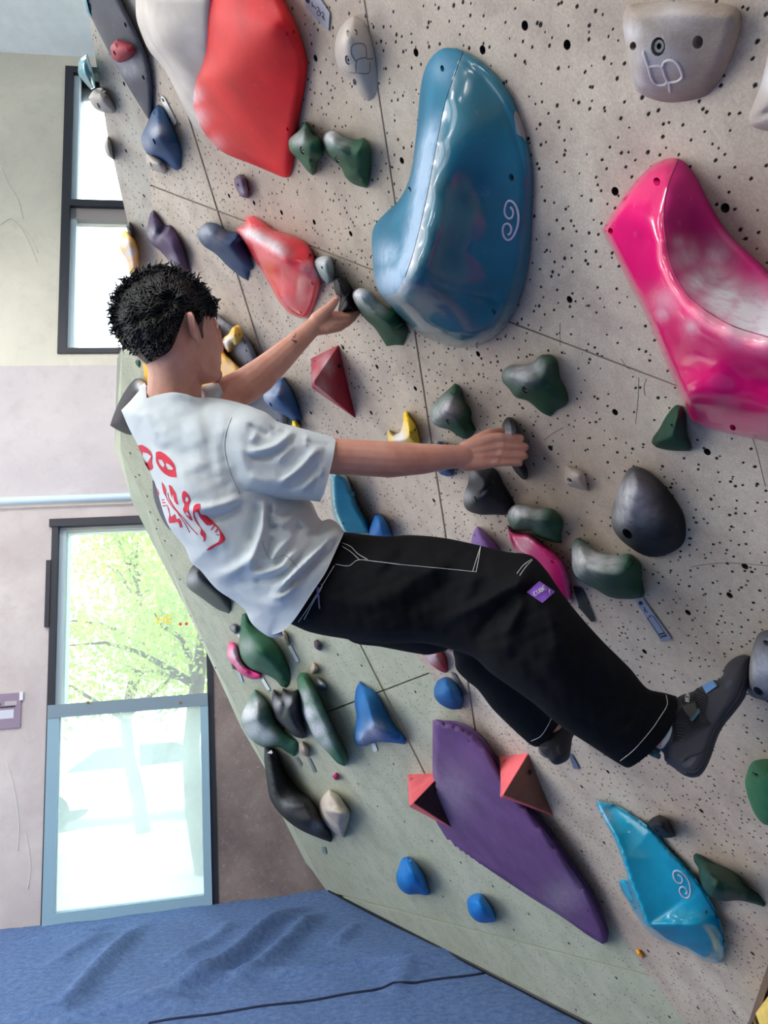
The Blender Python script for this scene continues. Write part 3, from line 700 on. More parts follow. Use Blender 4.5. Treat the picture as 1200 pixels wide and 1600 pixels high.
# ------------------------------------------------------------------ climbing holds
GREEN = (30, 78, 54); DGREEN = (26, 62, 46); LGREEN = (44, 104, 72); BLUE = (24, 74, 126); SBLUE = (20, 106, 176); NAVY = (28, 58, 98)
BLACK = (30, 32, 42); GREIGE = (178, 168, 160); PURPLE = (62, 44, 84); RED = (150, 34, 52); CORAL = (236, 66, 82); CYAN = (22, 102, 126); MAG = (214, 12, 110)
def center_scale(pl, outline, z=None):
    c = outline.mean(0); z = pl.z(c); return c, z
def make_holes(pl, outline, holes, Hf):
    """holes: (px, py, radius m, bolt?)"""
    res = []
    for hx, hy, r, b in holes:
        h = float(Hf(np.array([[hx, hy]], float))[0]); res.append((circ(pl, (hx, hy), r, 12, h), h, (hx, hy), r, b))
    return res
def hold(name, label, outline, col, H, peak=None, w_=None, pl=PA, ctrl=None, strokes=(), chalk=(), holes=(), gloss=False, rough=.62, group=None, cat='climbing hold',
         corner=55, s=None, zone=None, zmat=None, lift=0., mat=None, grain=.35, hfun=None):
    """a moulded hold: outline on the wall plane, height field above it, bored bolt holes"""
    ol, _ = catmull(outline, 4.0, True, corner)
    span = ol.max(0) - ol.min(0); size = float(min(span)); w_ = w_ or size * .42
    s = s or max(2.2, min(5.5, float(max(span)) / 26)); ol, _ = catmull(outline, max(2.0, s * .8), True, corner)
    pk = np.array(peak if peak is not None else (ol[:, 0].min() * .6 + ol[:, 0].max() * .4, ol[:, 1].mean()), float); R = float(max(span)) * .75
    rb = RBF([(*c[:2], c[2] * H) for c in ctrl]) if ctrl else None
    nx = np.roll(ol, -1, 0)
    def Hf(P):
        P = np.asarray(P, float); d = dist_seg(P, ol, nx)
        base = np.maximum(rb(P), .1 * H) if rb else H * (.45 + .55 * np.clip(1 - ((P - pk) ** 2).sum(1) / R ** 2, 0, 1))
        if hfun: base = hfun(P)
        return edge_prof(d / w_) * (base + stroke_val(P, strokes)) + lift
    pts = interior(ol, s, w_)
    hs = make_holes(pl, ol, [q for q in holes], Hf)
    hl = [h[0] for h in hs if inside(h[0], ol).all() and dist_seg(h[0], ol, nx).min() > 1.0]
    hs = [h for h in hs if inside(h[0], ol).all() and dist_seg(h[0], ol, nx).min() > 1.0]
    for h in hl:
        cc = h.mean(0); rr = np.sqrt(((h - cc) ** 2).sum(1)).max(); pts = pts[((pts - cc) ** 2).sum(1) > (rr * 1.25) ** 2]
    lines = []
    if zone is not None: zl, _ = catmull(zone, s, True, corner); lines = [zl[inside(zl, ol)]] if False else []
    P, F = cdt(ol, pts, lines, hl)
    h = Hf(P); on_edge = dist_seg(P, ol, nx) < .02; h[on_edge] = lift
    V = world(pl.hit(P, h)); F = [tuple(f) for f in F]; fm = [0] * len(F)
    if zone is not None:
        ctr = P[np.array(F)].mean(1); fm = list(inside(ctr, zl).astype(int))
    ch = np.zeros(len(P))
    for q in chalk:
        if len(q) == 3: ch = np.maximum(ch, stroke_val(P, [(q[0], q[2], q[1])]))
        else: cx, cy, r, st = q; ch = np.maximum(ch, st * np.exp(-((P - (cx, cy)) ** 2).sum(1) / (2 * r * r)))
    V = list(V); ch = list(ch)
    # flat back and rim
    k0 = len(V); V += list(world(pl.hit(ol, lift))) + list(world(pl.hit(ol, lift) - pl.n * (.003 + min(lift, .010)))); ch += [0] * (2 * len(ol)); m = len(ol)
    ar = .5 * np.sum(ol[:, 0] * nx[:, 1] - nx[:, 0] * ol[:, 1])
    for i in range(m):
        j = (i + 1) % m; q = (k0 + i, k0 + j, k0 + m + j, k0 + m + i); F.append(q if ar > 0 else q[::-1]); fm.append(0)
    bolts = []
    for hp, hh, c, r, b in hs:
        k0 = len(V); m = len(hp); hv = Hf(hp); f0 = pl.hit(hp, hv); dp = max(.003, min(hh - .001, .008 if b else .016)); f1 = f0 - pl.n * dp
        V += list(world(f0)) + list(world(f1)); ch += [0] * (2 * m)
        for i in range(m): j = (i + 1) % m; F.append((k0 + i, k0 + m + i, k0 + m + j, k0 + j)); fm.append(0)
        F.append(tuple(range(k0 + m, k0 + 2 * m))[::-1]); fm.append(0)
        bolts.append((world(pl.hit(c, hh) - pl.n * dp)[0], r, b))
    mt_ = mat or hold_mat(col, rough, gloss, grain=grain)
    o = mesh_obj(name, V, F, [mt_] + ([zmat] if zmat else []), fm=fm, attrs={'chalk': ch}, origin=world(pl.hit(ol.mean(0)))[0])
    for p, r, b in bolts:
        if b: disc('bolt', p, pl.nw, r * .78, .006, M_bolt, o, 12, r * .34)
        else: disc('screw', p, pl.nw, r * .6, .002, M_black, o, 10)
    tag(o, label, cat, group); o_H[o.name] = (pl, Hf); return o
o_H = {}
def facet(name, label, verts, faces, col, pl=PA, cat='climbing volume', bev=.004, chalk=(), holes=(), group=None, mats=None, fmi=None, rough=.7):
    """a plywood volume: explicit corners (px, py, height) with softened edges"""
    bm = bmesh.new(); vs_ = [bm.verts.new(world(pl.hit((x, y), h))[0]) for x, y, h in verts]
    for i, f in enumerate(faces):
        ff = bm.faces.new([vs_[k] for k in f]); ff.material_index = fmi[i] if fmi else 0
    base = [i for i, v in enumerate(verts) if v[2] <= .0001]
    bmesh.ops.recalc_face_normals(bm, faces=bm.faces)
    cen = sum((v.co for v in bm.verts), Vector()) / len(bm.verts)
    # outward: the mean normal must look away from the wall
    if sum((f.normal * f.calc_area() for f in bm.faces), Vector()).dot(Vector(pl.nw)) < 0: bmesh.ops.reverse_faces(bm, faces=bm.faces)
    ed = [e for e in bm.edges if not e.is_boundary]
    if bev: bmesh.ops.bevel(bm, geom=ed, offset=bev, segments=2, affect='EDGES', profile=.5, clamp_overlap=True)
    be = [e for e in bm.edges if e.is_boundary]; r = bmesh.ops.extrude_edge_only(bm, edges=be)
    for v in r['geom']:
        if isinstance(v, bmesh.types.BMVert): v.co -= Vector(pl.nw) * .004
    bmesh.ops.triangulate(bm, faces=[f for f in bm.faces if len(f.verts) > 4])
    bmesh.ops.subdivide_edges(bm, edges=[e for e in bm.edges if e.calc_length() > .05], cuts=3, use_grid_fill=True)
    bmesh.ops.recalc_face_normals(bm, faces=bm.faces)
    V = [np.array(v.co[:]) for v in bm.verts]; bm.verts.index_update(); F = [[v.index for v in f.verts] for f in bm.faces]; fm = [f.material_index for f in bm.faces]
    if sum((f.normal * f.calc_area() for f in bm.faces), Vector()).dot(Vector(pl.nw)) < 0: F = [f[::-1] for f in F]
    bm.free()
    px = proj(np.array(V)); ch = np.zeros(len(V))
    for cx, cy, r, st in chalk: ch = np.maximum(ch, st * np.exp(-((px - (cx, cy)) ** 2).sum(1) / (2 * r * r)))
    o = mesh_obj(name, V, F, mats or hold_mat(col, rough), fm=fm, attrs={'chalk': ch}, smooth=False, origin=world(pl.hit(np.mean([v[:2] for v in verts], 0)))[0])
    tag(o, label, cat, group)
    # countersunk screws: dark heads set into the faces
    for hx, hy, r in holes:
        cand = [(i, f) for i, f in enumerate(faces) if inside(np.array([[hx, hy]], float), np.array([verts[k][:2] for k in f], float))[0]]
        if not cand: continue
        f = cand[0][1]; a, b, c = [pl.hit(verts[k][:2], verts[k][2])[0] for k in f[:3]]; n = np.cross(b - a, c - a); n /= np.linalg.norm(n)
        if n @ pl.n < 0: n = -n
        rr = ray((hx, hy))[0]; p = rr * ((a @ n) / (rr @ n)); disc('screw', world(p - n * .003)[0], M3 @ n, r, .0036, M_black, o, 10, r * .5)
    return o
def on_hold(o, pts, lift=.0008):
    pl, Hf = o_H[o.name]; P = np.array(pts, float); return world(pl.hit(P, Hf(P) + lift))
def line_on(name, o, pts, r, mat, lift=.0004, step=3, corner=200, closed=False):
    q, _ = catmull(pts, step, closed, corner)
    if closed: q = np.r_[q, q[:1]]
    return tube(name, list(on_hold(o, q, lift)), r, mat, o, 6)
M_logo = plain('logo_paint', (186, 190, 214), .6)
def swirl(o, cx, cy, sx_, sy_, rot, r):
    S = [(375,345),(440,385),(490,450),(490,530),(440,600),(360,625),(280,600),(210,540),(175,450),(185,350),(230,260),(300,205),(390,205),(480,240),(570,310),(640,410),(685,530),(695,660),(675,790),(620,920),(540,1030),(440,1105),(350,1130),(250,1100),(180,1030),(140,930),(150,830),(210,765),(300,740),(380,765),(440,830),(450,910),(410,980),(330,1000)]
    P = np.array(S, float) - (415, 670); P /= 480.; c_, s_ = math.cos(rot), math.sin(rot)
    Q = np.c_[cx + (P[:, 0] * sx_) * c_ - (P[:, 1] * sy_) * s_, cy + (P[:, 0] * sx_) * s_ + (P[:, 1] * sy_) * c_]
    return line_on('swirl_logo', o, [tuple(q) for q in Q], r, M_logo, lift=.0001, step=2)

# --- giants -----------------------------------------------------------------
hold('climbing_volume', 'giant red faceted volume at the top of the wall', [(319,-30),(305,43),(296,97),(294,123),(298,160),(307,187),(323,213),(347,237),(397,258),(443,277),(452,277),(457,263),(465,200),(477,133),(480,97),(470,57),(453,17),(430,-30)],
     (212, 22, 32), .085, w_=16, ctrl=[(300,110,.75),(330,200,.7),(440,265,.25),(470,100,.3),(440,0,.45),(375,180,.8),(430,40,.85),(370,60,1.0),(330,30,.9),(320,120,1.0),(400,120,.8)], chalk=[(300,150,10,.6),(305,185,12,.5),(335,225,10,.25),(300,100,8,.35)], holes=[(448,52,.004,0),(449,202,.004,0)],
     cat='climbing volume', corner=40, rough=.55, s=5)
hold('climbing_volume', 'pale grey rounded volume half behind the giant red one', [(213,-30),(212,0),(213,30),(222,57),(233,80),(253,103),(270,133),(283,160),(307,202),(340,220),(352,150),(350,60),(350,-30)],
     (196, 188, 182), .11, w_=34, ctrl=[(230,10,1),(260,60,1.05),(300,140,.6),(330,40,.7),(300,0,.8),(290,190,.3)], cat='climbing volume', grain=.5, s=5, rough=.7)
cy = hold('climbing_volume', 'giant glossy teal fin shaped volume with white swirl mark and chipped rim',
     [(689,77),(703,75),(723,79),(751,95),(780,122),(799,149),(809,174),(825,222),(831,254),(833,292),(831,353),(828,401),(818,452),(802,493),(783,519),(758,536),(732,543),(703,541),(678,533),(656,522),(637,506),(614,484),(595,461),(586,439),(582,401),(581,372),(585,353),(601,334),(621,315),(635,292),(644,257),(651,203),(656,146),(662,114),(673,91)],
     CYAN, .20, w_=26, ctrl=[(705,95,.12),(697,155,.30),(683,222,.46),(670,292,.64),(656,356,.82),(644,401,.96),(630,440,1.06),(612,458,1.0),(662,140,.16),(664,193,.26),(654,248,.40),(640,315,.55),(622,375,.62),(600,400,.70),(588,400,.6),(596,440,.85),
     (760,130,.10),(800,200,.10),(825,290,.10),(820,400,.13),(795,470,.22),(750,520,.35),(700,525,.52),(655,500,.72),(740,300,.33),(720,400,.55),(760,380,.34),(690,460,.78),(740,460,.50)],
     strokes=[([(676,130),(672,158),(668,193),(656,248),(642,315),(630,375)], .010, 7)],
     chalk=[([(604,458),(622,435),(638,400),(648,355),(657,310),(664,265),(671,225),(680,180)],8.5,.95),(612,440,17,1.),(606,400,15,.6),(690,110,14,.25)],
     holes=[(691,107,.0045,0),(640,296,.0045,0),(799,277,.0055,1),(771,487,.0055,0)], gloss=True, cat='climbing volume', s=3.0,
     zone=[(723,76),(697,155),(683,222),(670,292),(656,356),(644,401),(633,433),(621,455),(605,463),(594,461),(580,430),(575,370),(600,330),(640,280),(650,180),(660,100),(700,70)], zmat=hold_mat((30, 104, 134), .75, chalk_col=(158, 182, 208)))
swirl(cy, 798, 345, 20.5, 32, 0.05, .0019)
mesh_obj('chipped_edge', *(lambda P: (list(on_hold(cy, P, .0016)), [tuple(f) for f in P_F]))(None), plain('x', (0, 0, 0)), cy) if False else None
def patch(name, o, poly, mat, lift=.0012, s=3):
    ol, _ = catmull(poly, s, True, 60); pts = interior(ol, s, 3, (.5,)); P, F = cdt(ol, pts); return mesh_obj(name, on_hold(o, P, lift), F, mat, o)
patch('chipped_edge', cy, [(806,172),(803,180),(805,195),(808,209),(816,214),(822,222),(820,205),(815,190),(810,178)], plain('bare_fibre', (134, 134, 138), .9, bump=.6), .001)
line_on('zone_edge', cy, [(723,81),(710,118),(697,155),(683,222),(670,292),(656,356),(644,401),(633,433)], .0007, plain('teal_joint', (10, 66, 88), .5), .0)
pk = hold('climbing_volume', 'giant glossy magenta crescent volume with chalk dusted hollow',
     [(941,359),(959,330),(988,289),(1018,259),(1038,249),(1056,247),(1070,254),(1088,277),(1106,312),(1132,356),(1150,377),(1182,406),(1215,438),(1260,470),(1300,560),(1310,700),(1260,712),(1200,690),(1164,683),(1112,671),(1082,660),(1073,638),(1041,568),(1012,500),(982,442),(953,383)],
     (212, 4, 104), .16, w_=11, corner=45, s=4.5, ctrl=[(945,360,.25),(1000,290,.25),(1055,252,.12),(1044,289,.42),(1037,333,.62),(1040,377,.78),(1050,421,.90),(1070,456,1.0),(1100,483,1.06),(1144,509,1.1),(1200,527,1.1),(1260,540,1.05),
       (1080,290,.22),(1100,330,.22),(1130,370,.22),(1170,405,.24),(1210,445,.3),(1090,400,.35),(1120,430,.36),(1160,450,.40),(1200,480,.46),(1070,370,.42),(1110,455,.66),(1150,480,.70),
       (1000,380,.62),(1000,450,.72),(1030,500,.86),(1060,580,.86),(1075,632,.80),(1112,634,.82),(1200,646,.85),(1100,560,1.0),(1150,590,1.0),(1200,600,1.0),(1090,655,.35),(1150,672,.35),(1200,682,.35),(980,340,.45),(1020,300,.42)],
     chalk=[(1075,400,16,.35),(1110,440,24,.5),(1130,468,24,.8),(1170,490,26,.95),(1195,500,24,.95),(1090,440,14,.6),(1060,380,8,.3),(1120,400,18,.35),(1150,520,10,.25),(1040,470,14,.25),(1080,510,10,.3),(1035,490,8,.4)],
     holes=[(1026,284,.0052,0),(954,361,.0045,0),(1145,668,.0045,0)], gloss=True, cat='climbing volume',
     zone=[(1059,247),(1044,289),(1037,333),(1040,377),(1050,421),(1070,456),(1100,483),(1144,509),(1200,527),(1270,535),(1300,480),(1215,430),(1150,370),(1106,305),(1075,245)], zmat=hold_mat((176, 20, 104), .75))
line_on('zone_edge', pk, [(1059,250),(1044,289),(1037,333),(1040,377),(1050,421),(1070,456),(1100,483),(1144,509),(1200,527)], .0008, plain('magenta_joint', (140, 6, 74), .5), .0)
hold('climbing_volume', 'giant matt purple leaf shaped plate across the lower wall', [(676,1126),(681,1124),(707,1129),(730,1139),(743,1149),(762,1172),(779,1201),(827,1266),(860,1308),(892,1354),(918,1393),(938,1432),(948,1461),(948,1472),(941,1475),(922,1464),(876,1432),(827,1402),(762,1360),(730,1341),(694,1315),(683,1302),(676,1279),(675,1207)],
     (96, 66, 116), .10, w_=5, pl=PA, lift=.02, ctrl=[(680,1128,.8),(710,1134,.62),(690,1290,1.05),(678,1210,1.0),(740,1150,.45),(770,1190,.5),(830,1270,.5),(900,1370,.45),(945,1465,.35),(760,1350,.95),(830,1400,.8),(900,1450,.55),(730,1230,.9),(800,1320,.85),(860,1380,.7)], cat='climbing volume', corner=40, holes=[(732,1158,.005,0),(918,1423,.005,0)], chalk=[(700,1240,30,.12),(880,1400,20,.15)], rough=.75, s=6)
LL = np.array([(933,1256),(955,1300),(971,1341),(990,1385),(1013,1445),(1047,1472),(1098,1498)], float)
RL = np.array([(962,1258),(988,1273),(1019,1296),(1044,1324),(1073,1356),(1101,1392),(1121,1429),(1132,1466),(1133,1489),(1128,1503)], float)
def cyan_h(P):
    hl = np.interp(P[:, 1], [1254, 1300, 1341, 1445, 1475, 1505], [.03, .075, .10, .14, .09, .03]); dL = dist_seg(P, LL[:-1], LL[1:]); dR = dist_seg(P, RL[:-1], RL[1:])
    m = inside(P, np.concatenate([LL, RL[::-1]])); return np.where(m, .015 + hl * dR / (dL + dR + 1e-6), .015 + hl * (1 - .55 * np.minimum(1, dL / 9.)))
cl_ = hold('climbing_volume', 'glossy cyan surfboard shaped volume with white swirl near the lower right', [(931,1254),(935,1249),(962,1258),(988,1273),(1019,1296),(1044,1324),(1073,1356),(1101,1392),(1121,1429),(1132,1466),(1133,1489),(1128,1503),(1115,1505),(1098,1500),(1075,1486),(1047,1475),(1022,1463),(1013,1455),(1002,1443),(985,1415),(970,1390),(966,1377),(970,1373),(981,1371),(971,1341),(959,1310),(945,1285),(934,1264)],
     (12, 152, 190), .13, w_=4.5, corner=40, s=3.2, ctrl=[(936,1262,.25),(950,1292,.5),(964,1322,.75),(978,1355,.95),(990,1385,1.05),(1004,1418,1.08),(1014,1442,1.0),(1045,1462,.6),(1080,1482,.35),(980,1265,.15),(1019,1300,.15),(1060,1346,.14),(1098,1395,.12),(1125,1450,.12),(1125,1492,.12),(1000,1330,.5),(1030,1380,.5),(1060,1430,.42),(972,1382,.45),(985,1408,.62),(998,1434,.8)],
     gloss=True, cat='climbing volume', hfun=cyan_h, holes=[(1101,1427,.0045,1)], chalk=[(945,1275,8,.25)])
swirl(cl_, 1067, 1381, 17, 24, -.45, .0024)
tg = hold('climbing_volume', 'long dark grey plate volume at the top left of the wall', [(133,-30),(133,0),(145,32),(173,87),(187,113),(217,163),(234,190),(239,167),(237,123),(230,87),(213,47),(190,0),(180,-30)], (70, 72, 84), .03, w_=5, pl=PC, cat='climbing volume', corner=40,
     holes=[(196,39,.006,0),(224,121,.006,0),(141,8,.005,0)], chalk=[(200,105,12,.35),(190,95,10,.3)])
# --- name, label, outline, colour, height, opts --------------------------------
Hd = [
 ('small dark red hold screwed on the long grey plate', [(182,62),(196,66),(207,72),(212,80),(203,92),(190,97),(183,97),(175,88),(173,72)], (150, 40, 58), .035, dict(pl=PC, lift=.031, holes=[(182,71,.006,0),(199,76,.006,0),(179,83,.006,0)])),
 ('teal hold poking past the left edge beside the upper window', [(122,107),(125,93),(135,85),(143,110),(148,137),(142,140),(133,130),(123,117)], (60, 150, 170), .09, dict(pl=PC, gloss=True)),
 ('teal sliver of a hold above the long grey plate', [(128,-20),(132,0),(136,18),(145,32),(144,24),(138,0),(134,-20)], (50, 140, 160), .04, dict(pl=PC, gloss=True)),
 ('grey egg shaped hold with two holes on the left edge', [(138,153),(147,140),(160,137),(170,150),(178,164),(180,172),(177,177),(160,175),(147,168)], (160, 154, 150), .05, dict(pl=PC, holes=[(159,149,.008,0),(154,165,.009,0)])),
 ('small grey hold on the left edge below the two holed one', [(163,227),(168,213),(173,223),(178,250),(168,243)], (150, 144, 142), .05, dict(pl=PC)),
 ('dark blue horned hold below the long grey plate', [(247,163),(255,170),(266,190),(277,213),(283,233),(283,263),(275,266),(257,253),(245,246),(233,242),(222,227),(221,213),(230,193),(238,173)], (20, 66, 110), .085, dict(corner=60, peak=(236,215), ctrl=[(228,222,.9),(240,215,1.1),(245,175,.5),(270,220,.6),(278,255,.3),(255,235,.8)], holes=[(241,221,.008,0),(241,177,.004,0),(268,226,.004,0)], chalk=[(245,205,8,.35),(228,225,8,.25)])),
 ('grey hold tucked under the dark blue horned one', [(227,238),(243,244),(257,253),(260,267),(257,272),(243,267),(230,258)], (166, 158, 152), .05, dict(holes=[(236,257,.007,0)])),
 ('tiny purple oval hold under the giant red volume', [(375,272),(383,277),(389,300),(388,310),(377,307),(367,290),(367,278)], (84, 66, 92), .035, dict(holes=[(372,289,.004,0)], chalk=[(380,298,5,.3)])),
 ('deep purple double lobed hold above the climber head', [(235,333),(240,328),(248,340),(257,352),(267,352),(280,370),(292,403),(299,432),(290,436),(275,423),(263,407),(250,392),(240,384),(230,370),(231,350)], (66, 46, 84), .075, dict(corner=50, ctrl=[(238,375,.9),(240,345,.6),(262,400,.95),(258,358,.45),(282,400,.8),(293,430,.3),(270,375,.7)], strokes=[([(257,352),(248,366),(240,384)], -.018, 3)], holes=[(264,366,.003,0)], chalk=[(238,366,8,.35),(270,405,6,.2)])),
 ('small dark hold at the left edge over the yellow one', [(197,353),(202,347),(208,360),(209,372),(202,368)], (44, 46, 56), .05, dict(pl=PC)),
 ('yellow hold hanging at the left edge in front of the window', [(187,377),(195,360),(208,370),(215,387),(217,417),(212,431),(203,428),(198,407),(188,390)], (238, 176, 40), .08, dict(pl=PC, chalk=[(195,380,6,.9),(203,395,7,.95),(206,412,6,.5)])),
 ('navy blue mitten shaped hold left of the coral one', [(308,367),(312,357),(323,348),(340,350),(350,358),(357,362),(373,362),(382,380),(390,397),(396,420),(390,423),(388,439),(377,433),(357,417),(337,397),(317,383)], NAVY, .10, dict(peak=(322,368), ctrl=[(322,368,1.1),(345,378,1.0),(370,385,.75),(385,410,.45),(360,405,.7),(383,432,.2)], strokes=[([(345,395),(365,412),(380,425)], -.012, 5)], holes=[(368,377,.005,0)], chalk=[(318,362,9,.35),(340,370,8,.2)])),
 ('light grey green thumb hold above the climber far hand', [(490,410),(495,403),(512,399),(518,403),(523,423),(522,437),(513,444),(503,437),(493,422)], (124, 142, 142), .06, dict(holes=[(503,418,.004,0)], chalk=[(503,407,9,.5)])),
 ('black hold with corded edges gripped by the climber far hand', [(522,437),(526,433),(535,434),(545,442),(551,452),(556,467),(563,485),(562,491),(545,492),(531,495),(527,492),(529,480),(531,467),(526,462),(522,450)], (24, 24, 32), .065, dict(ctrl=[(532,450,1.1),(536,480,1.0),(552,480,.6),(545,455,.5)], corner=60, holes=[(529,462,.0055,1)])),
 ('dark green club shaped hold touching the teal fin volume', [(550,465),(551,456),(560,450),(570,451),(580,457),(592,472),(610,481),(622,487),(632,502),(638,515),(636,525),(630,540),(620,539),(604,541),(597,530),(585,512),(572,500),(560,485)], GREEN, .10, dict(peak=(565,468), ctrl=[(563,465,1.1),(585,490,1.0),(605,515,.7),(625,515,.45),(630,535,.2),(600,535,.2),(590,475,.7)], chalk=[(562,458,12,.8),(580,468,12,.45),(592,478,9,.4)], holes=[(621,513,.0055,0)])),
 ('small pale greige hold with fine engraved logo by the long seam', [(553,25),(562,30),(570,37),(580,60),(587,93),(590,133),(585,152),(575,158),(563,150),(547,127),(530,107),(523,80),(527,53),(540,33)], (186, 176, 170), .055, dict(w_=26, holes=[(544,53,.0055,0),(543,94,.0075,1),(554,128,.0055,0)], ctrl=[(535,80,1.1),(545,60,1),(550,110,.9),(575,90,.5),(575,140,.3),(560,40,.4),(565,115,.6)])),
 ('green hold with bolt overlapping the red volume corner', [(477,190),(483,197),(488,208),(498,213),(504,227),(505,243),(497,253),(493,270),(488,274),(480,267),(467,250),(453,237),(449,223),(452,215),(467,203)], (36, 84, 60), .07, dict(corner=60, peak=(465,225), holes=[(472,235,.0075,1)], strokes=[([(455,240),(470,244),(500,251)], -.006, 2)], chalk=[(466,216,9,.4)])),
 ('green two knuckled hold right of the bolted green one', [(504,217),(510,207),(523,204),(537,213),(557,218),(568,215),(577,227),(580,247),(577,283),(573,294),(553,288),(540,277),(533,262),(513,243),(507,233)], GREEN, .085, dict(peak=(520,225), holes=[(527,249,.0065,1)], chalk=[(517,212,10,.6),(535,225,9,.2)], strokes=[([(545,225),(550,245),(560,270)], -.010, 7)])),
 ('large pale grey wedge hold with raised white logo at the top right', [(980,10),(1000,5),(1060,2),(1120,5),(1150,12),(1159,28),(1155,53),(1143,90),(1127,123),(1107,147),(1087,155),(1053,160),(1030,158),(1007,150),(993,140),(985,117),(977,67),(973,30)], (150, 136, 126), .05, dict(w_=26, corner=70, ctrl=[(990,30,1.0),(1000,100,1.0),(1060,40,1.0),(1130,30,.8),(1060,120,.6),(1110,100,.6),(1030,145,.45)], holes=[(989,72,.0045,0),(1028,73,.0095,1),(1090,66,.0065,0)], chalk=[(985,50,14,.5),(1020,100,30,.45),(1000,130,20,.4),(1050,10,30,.25)], grain=.9)),
 ('pale grey wedge hold cut by the right frame edge near the top', [(1205,60),(1200,80),(1190,127),(1178,160),(1171,183),(1175,197),(1200,205),(1250,212),(1290,150),(1270,70)], (170, 160, 156), .05, dict(w_=22, corner=60, chalk=[(1195,120,16,.5)], strokes=[([(1175,190),(1195,178),(1215,168)], -.008, 3)])),
 ('green hold with chalked cheek above the climber right wrist', [(710,599),(717,602),(722,612),(725,627),(734,637),(737,647),(736,655),(744,672),(736,682),(727,686),(717,682),(702,672),(685,667),(675,660),(672,647),(675,635),(687,620),(702,607)], GREEN, .085, dict(peak=(692,645), holes=[(700,659,.0062,1),(706,615,.004,0)], chalk=[(700,637,11,.85),(685,645,11,.5),(680,655,8,.4)], ctrl=[(685,648,1.1),(700,635,1.0),(712,612,.5),(725,655,.5),(735,675,.3)])),
 ('largest green hold with bolt right of the teal fin volume foot', [(852,554),(862,555),(871,565),(875,590),(884,607),(888,627),(882,635),(870,641),(860,651),(847,645),(825,627),(805,620),(795,607),(785,596),(784,585),(790,575),(800,570),(825,569),(837,562),(845,555)], (26, 70, 48), .085, dict(peak=(810,590), holes=[(820,609,.0068,1),(844,640,.004,0)], chalk=[(815,578,14,.65),(800,583,10,.45),(835,572,10,.45)], ctrl=[(800,590,1.05),(825,595,1.0),(855,600,.75),(860,570,.6),(870,625,.5),(850,635,.4)], strokes=[([(835,562),(842,585),(855,610)], -.007, 8)])),
 ('small dark green triangular hold under the magenta volume', [(1056,633),(1065,634),(1072,647),(1074,677),(1081,700),(1078,705),(1050,704),(1026,699),(1018,692),(1020,684),(1030,670),(1041,650)], (22, 58, 42), .055, dict(holes=[(1050,665,.003,0)])),
 ('black anvil shaped hold below the climber near hand', [(732,728),(750,728),(772,732),(787,757),(804,786),(800,795),(792,804),(770,804),(750,804),(730,797),(724,785),(725,772),(732,752)], (22, 25, 36), .085, dict(corner=60, ctrl=[(735,780,1.1),(745,745,.8),(765,770,.8),(790,795,.35),(775,740,.4)], holes=[(744,779,.0068,1)], strokes=[([(725,786),(745,798),(765,801)], -.006, 2),([(749,774),(760,763),(771,752)], -.004, 1.6)], chalk=[(728,775,7,.35),(737,740,6,.2)])),
 ('black spindle shaped hold pinched by the climber near hand', [(784,668),(787,658),(793,652),(800,653),(806,664),(808,690),(812,710),(818,722),(825,740),(823,749),(817,749),(805,737),(798,725),(790,700)], (22, 22, 28), .06, dict(w_=9, chalk=[(798,680,9,.6),(800,700,8,.5)], strokes=[([(794,656),(796,672),(799,690)], -.006, 1.6),([(801,658),(803,675),(804,692)], -.006, 1.6)])),
 ('small pale hold with a big bolt right of the near hand', [(882,742),(885,727),(893,729),(903,732),(913,740),(919,767),(912,766),(897,762),(885,757)], (176, 164, 156), .035, dict(corner=60, w_=14, holes=[(890,751,.0065,1)])),
 ('large round black dome hold with flat collar on the right', [(977,740),(983,732),(993,729),(1007,733),(1033,753),(1053,777),(1068,803),(1072,830),(1067,850),(1050,863),(1027,870),(1007,868),(987,857),(967,840),(956,820),(956,800),(963,770)], (20, 22, 30), .095, dict(w_=34, ctrl=[(975,790,1.1),(990,760,.9),(1000,820,.9),(1040,830,.6),(1030,780,.5),(1060,830,.35),(1010,850,.6)], holes=[(980,834,.0105,0)], chalk=[(985,775,20,.55),(975,805,16,.45),(1000,800,18,.3)], strokes=[([(985,733),(1010,742),(1035,765),(1052,795)], -.008, 2.2),([(995,834),(1020,836),(1050,830)], -.005, 1.8)], grain=.9)),
 ('green hold with bolt above the small magenta hold', [(793,800),(803,789),(820,789),(840,794),(860,794),(870,800),(880,817),(877,833),(877,849),(860,846),(840,838),(830,830),(803,828),(795,817)], (34, 78, 58), .08, dict(peak=(810,808), lift=.0, holes=[(832,829,.0062,1)], chalk=[(805,797,10,.7),(820,797,10,.6),(835,800,10,.4)])),
 ('green hold with chalked saddle beside the climber knee', [(900,841),(908,842),(918,850),(930,860),(943,865),(967,867),(983,865),(997,875),(1003,887),(1003,907),(1007,927),(1003,933),(980,936),(953,933),(933,922),(917,913),(900,902),(893,887),(893,867),(893,852)], (28, 76, 54), .10, dict(peak=(920,885), ctrl=[(905,855,.7),(905,885,1.1),(935,885,1.0),(970,890,.9),(990,905,.6),(975,920,.7),(925,862,.6)], holes=[(978,888,.005,0)], chalk=[(905,870,12,.8),(930,872,16,.7),(955,878,12,.45),(905,890,10,.4)])),
 ('grey hold with two bolt holes under the climber right toes', [(1200,985),(1188,988),(1180,1000),(1173,1025),(1168,1050),(1166,1073),(1171,1086),(1185,1092),(1205,1096),(1235,1090),(1240,1040),(1235,995)], (66, 68, 80), .07, dict(w_=14, corner=60, holes=[(1198,1005,.006,0),(1185,1080,.009,0)], chalk=[(1190,1045,24,.55)], grain=1.0)),
